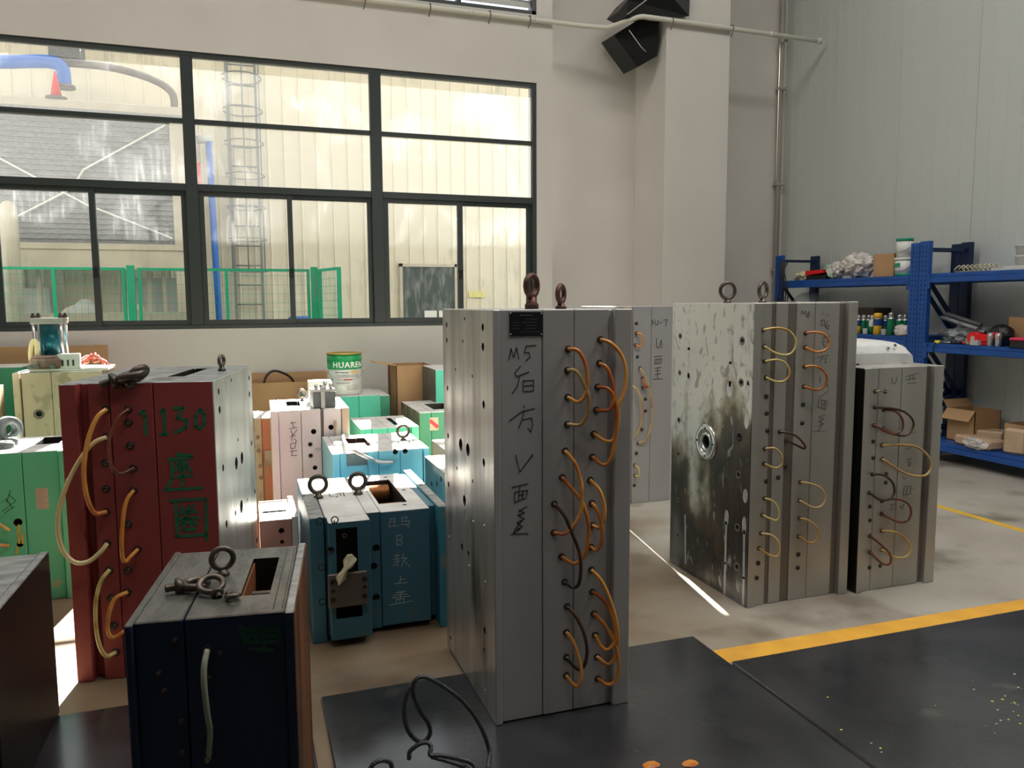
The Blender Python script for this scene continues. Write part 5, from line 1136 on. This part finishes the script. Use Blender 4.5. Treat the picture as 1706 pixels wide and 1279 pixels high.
top('cardboard_sheet', 'wide cardboard sheet leaning on the wall under the window at the left', 'cardboard', G().box(x0, x1, 0, .02, .0, 1.137, 'card'), (0, 8.0, 0))
# ================================================================ BLUE RACKING AND WHAT IS ON IT
FX, BX = 6.1, 6.66
def upright(y0, y1, label, H=2.05):
    t = thing('rack_upright', label, 'rack', (FX, y0, 0)); w_ = y1-y0
    for x0, x1, nm in ((0, .05, 'post'), (BX-FX-.05, BX-FX, 'post')):
        g = G(); g.box(x0, x1, 0, w_, 0, H, 'rack' if x0 == 0 else 'rack_d', .003)
        o = g.build(nm, t)
        if x0 == 0:
            sg = G(); z = .06
            while z < H-.04:
                for yy in (w_*.28, w_*.68): sg.box(-.0012, .001, yy-.005, yy+.005, z, z+.022, 'rack_d')
                z += .045
            so = sg.build('slots', t); so['kind'] = 'stuff'
    for z in (.25, 1.97): G().box(.05, BX-FX-.05, w_*.3, w_*.6, z, z+.03, 'rack_d').build('cross_tie', t)
    for (z0, z1) in ((1.72, 1.18), (1.12, .58), (.35, .62)):
        a = Vector((.04, w_*.45, z0)); b = Vector((BX-FX-.04, w_*.45, z1)); G().tube([a, b], .022, 'rack_d', 4, smooth=False).build('diagonal_brace', t)
    return t
upright(7.86, 7.98, 'end frame of the blue rack nearest the far wall')
upright(5.845, 5.95, 'left of the two touching blue rack frames in the middle')
upright(5.735, 5.84, 'right of the two touching blue rack frames in the middle', 2.06)
upright(3.6, 3.7, 'blue rack end frame outside the picture at the right')
def level(y0, y1, z, label):
    t = thing('rack_shelf', label, 'shelf', (FX, y0, z)); L_ = y1-y0
    for x0, x1 in ((0, .045), (BX-FX-.045, BX-FX)):
        G().box(x0, x1, 0, L_, -.085, -.035, 'rack', .004).box(x0+.008, x1, 0, L_, -.035, 0, 'rack', .004).build('beam', t)
    G().box(.03, BX-FX-.03, 0, L_, -.012, .0, 'rack').build('deck', t)
    for yy in (0, L_-.03): G().box(-.004, .0, yy, yy+.03, -.14, .0, 'rack').build('bracket', t)
level(5.95, 7.86, 1.745, 'top blue shelf of the left rack bay'); level(5.95, 7.86, 1.16, 'middle blue shelf of the left rack bay with spray cans'); level(5.95, 7.86, .17, 'bottom blue shelf of the left rack bay')
level(3.7, 5.735, 1.755, 'top blue shelf of the right rack bay'); level(3.7, 5.735, 1.105, 'middle blue shelf of the right rack bay with tools'); level(3.7, 5.735, .19, 'lowest blue shelf of the right rack bay with cartons')
Z1, Z2, Z3 = 1.745, 1.755, 1.105
Kk = K(1270, 370, 436/1328); Q = K(1400, 500, 180/1644); Q1 = K(1380, 380, 180/1644); Q3 = K(1540, 480, 166/1517)
def atp(px, py, X_): return atx(px, py, X_)
# stacked buckets at the end of the left bay
q = atp(*Q1(1165, 700), 6.28); q.y = max(q.y, 6.02+.08)
for k, (z0, lb) in enumerate(((0, 'lower white bucket with green bands on the top shelf beside the frame'), (.17, 'upper white bucket with green lid stacked beside the rack frame'))):
    t = thing('bucket', lb, 'bucket', (6.26, q.y, Z1+z0+k*.02), 0, 'stacked white buckets'); r = .085 if k == 0 else .078
    G().lathe([(r*.9, 0), (r, .16)], 'bucket', seg=24).build('body', t); G().lathe([(r*1.02, .155), (r*1.04, .185), (r*.3, .187), (0, .187)], 'bgreen' if k else 'bucket', seg=24).build('lid', t)
    if not k: G().lathe([(r*.91, .0), (r*.93, .03)], 'bgreen', seg=24).build('green_band', t); G().box(-r*1.01, -r*.9, -.03, .03, .09, .13, 'bgreen').build('label_patch', t)
    G().tube([(r*math.cos(a)*-.9-.01, r*math.sin(a), .10-.05*abs(math.cos(a))) for a in [PI*-.5+PI*i/10 for i in range(11)]], .003, 'silver', 5).build('handle', t)
p = atp(*Q1(860, 700), 6.3)
cbox('cardboard_box', 'brown carton on the top shelf left of the stacked buckets', 6.2, 6.42, 6.28, 6.52, Z1, Z1+.235, rz=.15)
g = G(); g.blob((0, 0, .13), (.14, .16, .13), 'bag', 2, .35, 2.6, 4, flat=.125); top('plastic_bag', 'large crumpled white plastic bag on the top shelf', 'bag', g, (6.27, 6.80, Z1+.0))
g = G(); g.blob((0, 0, .09), (.09, .09, .10), 'bag', 5, .3, 2.6, 3, flat=.088); o = top('plastic_bag', 'smaller white plastic bag with green patches at the left of the large one', 'bag', g, (6.20, 7.06, Z1))
G().box(-.088, -.075, -.04, .0, .02, .06, 'greenp', .004).build('green_patch', o); G().box(-.085, -.07, .03, .06, .11, .16, 'greenp', .004).build('green_patch', o)
g = G().prism([(0, 0), (.30, .02), (.31, .055), (0, .05)], -.13, .13, 'redp', lambda u, v, t: (t, -u, v)); top('red_tray', 'flat bright red tray on the top shelf beside the bags', 'tray', g, (6.28, 7.50, Z1+.055))
top('dark_tray', 'dark flat tray under the red tray on the top shelf', 'tray', G().box(-.12, .12, -.16, .16, 0, .052, 'blackp', .006), (6.28, 7.34, Z1))
g = G(); g.blob((0, 0, .045), (.10, .13, .055), 'rag', 8, .4, 2.2, 3, flat=.043); top('cloth_bundle', 'crumpled pale cloth bundle at the left end of the top shelf', 'cloth', g, (6.26, 7.66, Z1))
g = G()
for k in range(5):
    z0 = 2.0-k*.01; g.tube(smooth_path([(6.075, 7.84-k*.03, z0), (6.04-.01*k, 7.82-k*.035, 1.85), (6.03, 7.80-k*.04, 1.6), (6.035, 7.84-k*.03, 1.36), (6.05, 7.92-k*.02, 1.40+.05*k)], 5), .007, 'blackp', 6)
top('hanging_cables', 'bundle of black cables hanging from the far rack frame', 'cable', g)
g = G().lathe([(.17, 0), (.19, .03), (.20, .25), (.19, .33), (.15, .40), (.09, .44), (0, .455)], 'jug', seg=32); q = atp(1347, 500, 6.35); top('plastic_dome', 'large clear domed plastic container on the middle shelf behind the stained mould', 'container', g, (6.36, atx(1348, 490, 6.36).y, 1.16))
# spray cans on the middle shelf of the left bay
def spray(y, x, cap, body, band, lb, h=.19, r=.031, z=1.16):
    t = thing('spray_can', lb, 'spray can', (x, y, z), 0, 'spray cans on the middle shelf')
    G().lathe([(r, 0), (r, h*.42), (r, h*.42, band), (r, h*.74, band), (r*.98, h*.76, 'silver'), (r*.6, h*.84, 'silver')], body, seg=18).build('body', t)
    G().lathe([(r*.62 if cap != 'can_y' else r*.98, h*.76), (r*.62 if cap != 'can_y' else r*.98, h*1.0), (r*.5, h*1.03), (0, h*1.03)], cap, seg=18).build('cap', t)
def ysh(px, X_=6.15): return atx(px, 555, X_).y
spray(ysh(1429), 6.15, 'plastic_w', 'can_y', 'can_b', 'leftmost spray can, orange with a blue band and white cap')
spray(ysh(1438, 6.2), 6.2, 'plastic_w', 'can_g', 'can_g', 'green spray can second from the left behind the orange one')
spray(ysh(1444, 6.22), 6.24, 'silver', 'can_g', 'can_g', 'green spray can in the back row under a silver cap'); spray(ysh(1451), 6.16, 'plastic_w', 'can_g', 'bucket', 'green and white spray can just left of the yellow-capped can')
spray(ysh(1463), 6.14, 'can_y', 'can_y', 'can_b', 'widest yellow-capped can with a blue band', .215, .042)
spray(ysh(1474, 6.22), 6.22, 'plastic_w', 'can_g', 'can_b', 'dark green can with white cap right of the yellow-capped can')
spray(ysh(1486), 6.13, 'silver', 'can_g', 'can_g', 'free-standing green spray can with a silver nozzle', .22, .036)
spray(ysh(1498, 6.18), 6.18, 'silver', 'bucket', 'can_g', 'white spray can with green shoulder beside the rack frame', .20, .036); spray(ysh(1507, 6.22), 6.22, 'silver', 'can_g', 'can_g', 'rightmost green spray can against the rack frame', .20, .033)
for px, lb in ((1441, 'left small grey plastic cup in front of the spray cans'), (1472, 'right small grey plastic cup in front of the spray cans')):
    top('plastic_cup', lb, 'cup', G().lathe([(.022, 0), (.027, .06), (.025, .06), (.020, .004), (0, .004)], 'jug', seg=16), (6.115, ysh(px, 6.115), 1.16), group='small cups on the rack')
top('dark_box', 'flat dark brown box on the back of the middle shelf behind the cans', 'box', G().box(-.12, .12, atx(1470, 530, 6.45).y-6.75, .30, 0, .27, 'card_k', .004), (6.45, 6.75, 1.16))
g = G(); g.blob((0, 0, .05), (.05, .08, .06), 'bag', 9, .3, 3, 3, flat=.048); top('plastic_bag', 'small clear-white plastic bag lying at the foot of the rack frame', 'bag', g, (6.125, 6.03, 1.16))
# right bay, top shelf
g = G()
for k in range(9): y = 5.50-k*.045; g.tube([(6.22+.05*math.cos(a), y+.018*math.sin(a*2), Z2+.035+.030*math.sin(a)) for a in [2*PI*i/14 for i in range(14)]], .006, 'rag', 6, closed=True)
top('coiled_tube', 'pale coiled plastic tube lying on the top shelf of the right bay', 'coil', g)
top('pale_board', 'thin pale boards lying flat on the top shelf of the right bay', 'board', G().box(6.12, 6.45, 3.9, 5.1, Z2, Z2+.018, 'plastic_w', .002).box(6.14, 6.42, 3.9, 5.0, Z2+.018, Z2+.035, 'plastic_w', .002))
q = atx(1706, 440, 6.3)
for k, lb in ((0, 'lower white plastic tub at the right edge on the top shelf'), (1, 'upper white plastic tub stacked at the right edge on the top shelf')):
    top('plastic_tub', lb, 'tub', G().lathe([(.06, 0), (.068, .075), (.075, .078), (.075, .09), (0, .09)], 'plastic_w', seg=24), (6.3, q.y, Z2+.035+k*.09), group='stacked white tubs')
# right bay, middle shelf
g = G(); g.blob((0, 0, .07), (.14, .22, .10), 'bag_grey', 3, .45, 2.4, 4, flat=.068); top('grey_bag', 'crumpled grey plastic sheet on the middle shelf beside the rack frame', 'bag', g, (6.34, 5.48, Z3))
P0, P1 = atx(*Q3(230, 440), 6.2), atx(*Q3(790, 620), 6.2)
g = G().tube([(6.22, P0.y, P0.z), (6.22, P1.y, P1.z)], .018, 'bag_grey', 8).tube([(6.26, P0.y-.02, P0.z+.03), (6.28, P1.y+.02, P1.z+.03)], .022, 'greyp', 8); top('grey_tube_roll', 'grey rolled tubes leaning across the middle shelf', 'tube', g)
def ym(u, v=700, X_=6.16): return atx(*Q3(u, v), X_).y
tm_ = thing('tape_measure', 'round yellow tape measure on the middle shelf of the right bay', 'tape measure', (6.13, ym(250, 740), Z3)); G().lathe([(.030, 0), (.032, .01), (.026, .028), (0, .03)], 'yellowp', seg=18).build('case', tm_); G().tube([(-.03, .0, .01), (-.045, .005, -.02), (-.048, .015, -.10)], .005, 'blackp', 6).build('strap', tm_)
top('green_reel', 'small pale green reel among tools on the middle shelf', 'reel', G().lathe([(.03, 0), (.032, .02), (.02, .03), (.032, .04), (.03, .055), (0, .06)], 'greenp', seg=16), (6.2, ym(640), Z3))
for (u, X_, m_, L_, lb) in ((380, 6.15, 'greyp', .14, 'dark grey pliers-like tool beside the tape measure'), (450, 6.2, 'can_b', .16, 'dark blue handled tool behind the tape measure'), (520, 6.14, 'blackp', .10, 'small black tool near the pale green reel'), (590, 6.17, 'redp', .07, 'small red-handled tool near the pale green reel')):
    g = G().tube([(0, -L_/2, .012), (0, L_/2, .014)], .012, m_, 8).tube([(.0, L_/2, .014), (.02, L_/2+.05, .012)], .005, 'silver', 6); top('hand_tool', lb, 'tool', g, (X_, ym(u), Z3), .5)
rt_ = thing('red_power_tool', 'bright red angular power tool on the middle shelf', 'power tool', (6.17, ym(880), Z3), .1)
G().box(-.04, .04, -.10, .08, .03, .10, 'redp', .012).build('housing', rt_); G().cyl((-.05, .06, .065), (.05, .06, .065), .055, 'redp', 18).build('drum', rt_); G().cyl((-.053, .06, .065), (-.05, .06, .065), .02, 'sticker', 12).build('hub', rt_); G().box(-.03, .03, -.17, -.09, .06, .12, 'redp', .01).build('handle', rt_); G().box(-.03, .03, -.08, .06, 0, .035, 'redp', .008).build('base', rt_)
top('small_white_box', 'small pale square box in front of the red power tool', 'box', G().box(-.03, .03, -.04, .04, 0, .05, 'jug', .003).box(-.028, .028, -.038, .038, .002, .046, 'plastic_w', .003), (6.125, ym(790, 760, 6.125), Z3))
for (u, lb) in ((1010, 'left silver spray can standing in front of the black helmet'), (1130, 'right silver spray can standing in front of the black helmet')):
    t = thing('silver_can', lb, 'can', (6.13, ym(u, 720, 6.13), Z3), 0, 'silver cans'); G().lathe([(.026, 0), (.026, .10), (.022, .108)], 'silver', seg=18).build('body', t); G().lathe([(.022, .108), (.020, .115), (0, .116)], 'plastic_w', seg=14).build('lid', t)
g = G(); g.blob((0, 0, .095), (.09, .11, .10), 'blackp', 4, .12, 1.6, 3, flat=.094); top('black_helmet', 'rounded black helmet-like bag behind the silver cans', 'helmet', g, (6.25, ym(1180, 640, 6.25), Z3))
cbox('cardboard_box', 'brown cardboard box at the right on the middle shelf', 6.36, 6.60, atx(1706, 540, 6.36).y-.3, ym(1270, 560, 6.36), Z3, Z3+.25)
p_ = thing('pink_lid_case', 'pink topped dark case at the right edge of the middle shelf', 'case', (6.17, atx(1712, 560, 6.17).y-.08, Z3)); G().box(-.08, .08, -.18, .18, 0, .06, 'blackp', .006).build('case', p_); G().box(-.085, .085, -.185, .185, .06, .085, 'pinkp', .01).build('lid', p_)
# lowest shelf: cartons and brown paper packages
S = K(1540, 640, 166/758)
ZL = .19
cbox('cardboard_box', 'open brown carton on the lowest shelf partly hidden by the short mould', 6.3, 6.62, 5.32, 5.62, ZL, ZL+.30, (('b', .09, .9), ('l', .12, -.9)))
g = G().box(-.11, .11, -.13, .13, 0, .13, 'paper', .012); top('brown_package', 'tan paper package lying behind on the lowest shelf', 'package', g, (6.46, atx(*S(400, 380), 6.3).y-.02, ZL), .3)
g = G().box(-.09, .09, -.20, .20, 0, .09, 'paper', .018); o = top('brown_package', 'torn tan package with white wrapping at the front of the lowest shelf', 'package', g, (6.22, atx(*S(350, 470), 6.14).y-.02, ZL+.002), -.1)
g = G(); g.blob((0, 0, 0), (.05, .13, .045), 'bag', 12, .5, 3, 3); w_ = g.build('white_wrapping', o, (-.10, -.06, .045)); 
g = G().box(-.03, .06, -.09, .09, 0, .22, 'paper', .02); top('brown_package', 'upright tan paper bag with a folded top on the lowest shelf', 'package', g, (6.2, atx(*S(650, 500), 6.14).y, ZL), .25)
cbox('cardboard_box', 'dark brown carton at the right edge of the lowest shelf', 6.3, 6.62, atx(1720, 740, 6.3).y-.2, atx(*S(600, 400), 6.3).y, ZL, ZL+.24)
# white machine cover on the short mould
wc = thing('machine_cover', 'white moulded machine cover partly in clear film on the short mould', 'machine cover', (0, 0, 0))
def wv(u, v, Y): return aty(*Q(u, v), Y)
zz = 1.165; o_ = Vector((2.97, 3.30, zz)); wc.location = o_
xr = aty(1522, 600, 3.30).x-o_.x
def sec(t):   # outline across x at depth t (0 front .. 1 back)
    h = .125*(.72+.28*math.sin(PI*min(1, t*1.1)*.5)); y = .20*t; ins = .012*t
    return [(-.02, y, 0), (-.015, y, h*.93), (.05, y+0, h*1.02), (xr*.62, y, h*1.03), (xr*.93, y, h*.92), (xr-.008-ins, y, h*.70), (xr, y, 0)]
R1 = [sec(0), sec(.15), sec(.5), sec(1)]; R1[0] = [(x, y, z*.62 if z > .02 else z) for x, y, z in R1[0]]; R1[1] = [(x, y, z*.93) for x, y, z in R1[1]]
g = G(); n = 7
for i in range(3): g.add(R1[i]+R1[i+1], [(k, k+1, n+k+1, n+k) for k in range(n-1)], 'plastic_w', False)
g.add(R1[0], [tuple(range(n))], 'plastic_w').add(R1[3], [tuple(range(n-1, -1, -1))], 'plastic_w').add([R1[0][0], R1[0][-1], R1[3][-1], R1[3][0]], [(0, 1, 2, 3)], 'plastic_w'); g.build('shell', wc)
for u, v in ((693, 730), (800, 685)): c_ = wv(u, v, 3.325)-o_; G().lathe([(.008, .0), (.008, .006), (.003, .007), (0, .004)], 'greyp', (c_.x, .012, c_.z), 12, (0, -1, .45)).build('knob', wc)
G().box(.0, .065, .018, .024, .098, .112, 'greyp', .002).build('display', wc)
g = G(); fp = []
for i in range(15):
    for j in range(7): u = i/14; v = j/6; fp.append((-.015+u*xr*.62, -.006-.010*math.sin(v*PI)-.006*math.sin(u*31+v*2.2), .006+v*.095+.004*math.sin(u*23)))
g.add(fp, [(i*7+j, i*7+j+1, (i+1)*7+j+1, (i+1)*7+j) for i in range(14) for j in range(6)], 'film', False); g.build('clear_film', wc)
G().tube([(.02, -.012, .004), (.05, -.016, .006), (.09, -.012, .004)], .004, 'blackp', 6).build('black_clip', wc)
# ---------------------------------------------------------------- wire rope sling on the black mat
W6 = K(560, 1100, 300/1706)
def ropepts(L_, y0, y1):
    out = []
    for i, (u, v) in enumerate(L_):
        Y = y0+(y1-y0)*i/(len(L_)-1); px, py = W6(u, v); p = aty(px, py, Y)
        if p.z < mz+.007: p = atz(px, py, mz+.007)
        out.append(p)
    return out
def rope(g, pts, R=.0072):
    P = smooth_path(pts, 10); n = len(P); Ls = [0]
    for a, b in zip(P, P[1:]): Ls.append(Ls[-1]+(b-a).length)
    for s in range(5):
        out = []; u = (P[1]-P[0]).orthogonal().normalized(); N_ = max(8, int(Ls[-1]/.005)); j = 0
        for k in range(N_+1):
            d = Ls[-1]*k/N_
            while j < n-2 and Ls[j+1] < d: j += 1
            t = (d-Ls[j])/max(1e-9, Ls[j+1]-Ls[j]); c_ = P[j].lerp(P[j+1], t); T_ = (P[j+1]-P[j]).normalized(); u = (u-T_*u.dot(T_)).normalized(); v = T_.cross(u)
            a = 2*PI*(d/.042+s/5); out.append(c_+(math.cos(a)*u+math.sin(a)*v)*R*.55)
        g.tube(out, R*.52, 'rope', 5)
g = G()
r1 = [(1440, 1030), (1450, 850), (1350, 590), (1200, 390), (1050, 270), (900, 180), (800, 155), (735, 210), (728, 310), (790, 470), (870, 590), (890, 690), (840, 760), (770, 760), (690, 680), (645, 540), (650, 400), (690, 270), (750, 195)]
rope(g, ropepts(r1, 2.30, 2.36)); rope(g, ropepts([(690, 930), (700, 860), (790, 790), (870, 780), (900, 830), (890, 895), (1000, 900), (1150, 930), (1280, 970), (1320, 1030)], 2.30, 2.2))
rope(g, ropepts([(900, 910), (1050, 950), (1200, 1000), (1250, 1030)], 2.29, 2.2)); rope(g, ropepts([(320, 1030), (360, 975), (440, 945), (510, 965), (530, 1030)], 2.2, 2.2))
top('wire_rope_sling', 'twisted steel wire rope looped on the black mat', 'rope', g)
# small litter: thin strip beside the navy mould
g = G().tube([(0, 0, .008), (.0, .62, .008)], .006, 'blackp', 6)
top('thin_rod', 'thin dark rod lying between the mats', 'rod', g, (.165, 2.30, 0))
# paint flakes scattered on the right mat
rg = random.Random(11); g = G()
for k in range(150):
    cx, cy, sp = rg.choice([(2.75, 1.85, .22), (2.75, 1.95, .12), (1.78, 1.95, .10), (2.9, 1.7, .15)])
    x, y = rg.gauss(cx, sp), rg.gauss(cy, sp*.7); s = rg.uniform(.002, .007)
    if x < 1.87 or x > 4.3 or y > 2.6: continue
    g.add([(x+s*math.cos(a+rg.uniform(-.3, .3)), y+s*.7*math.sin(a), mz+.0006) for a in (0, 1.2, 2.5, 3.8, 5.1)], [(0, 1, 2, 3, 4)], 'sticker' if k % 3 else 'yellowp')
o = top('paint_flakes', 'scatter of pale yellow flakes on the right black mat', 'debris', g); o['kind'] = 'stuff'
for i, (px, py, c_) in enumerate(((1085, 1274, 'orange'), (1150, 1272, 'orange'))):
    q = atz(px, py, mz); g = G().blob((0, 0, 0), (.028, .02, .003), c_, i, .3, 3, 2); top('rust_patch', ('left' if i == 0 else 'right')+' flat orange blot on the mat at the bottom edge', 'blot', g, (q.x, q.y, mz+.001), group='orange blots')
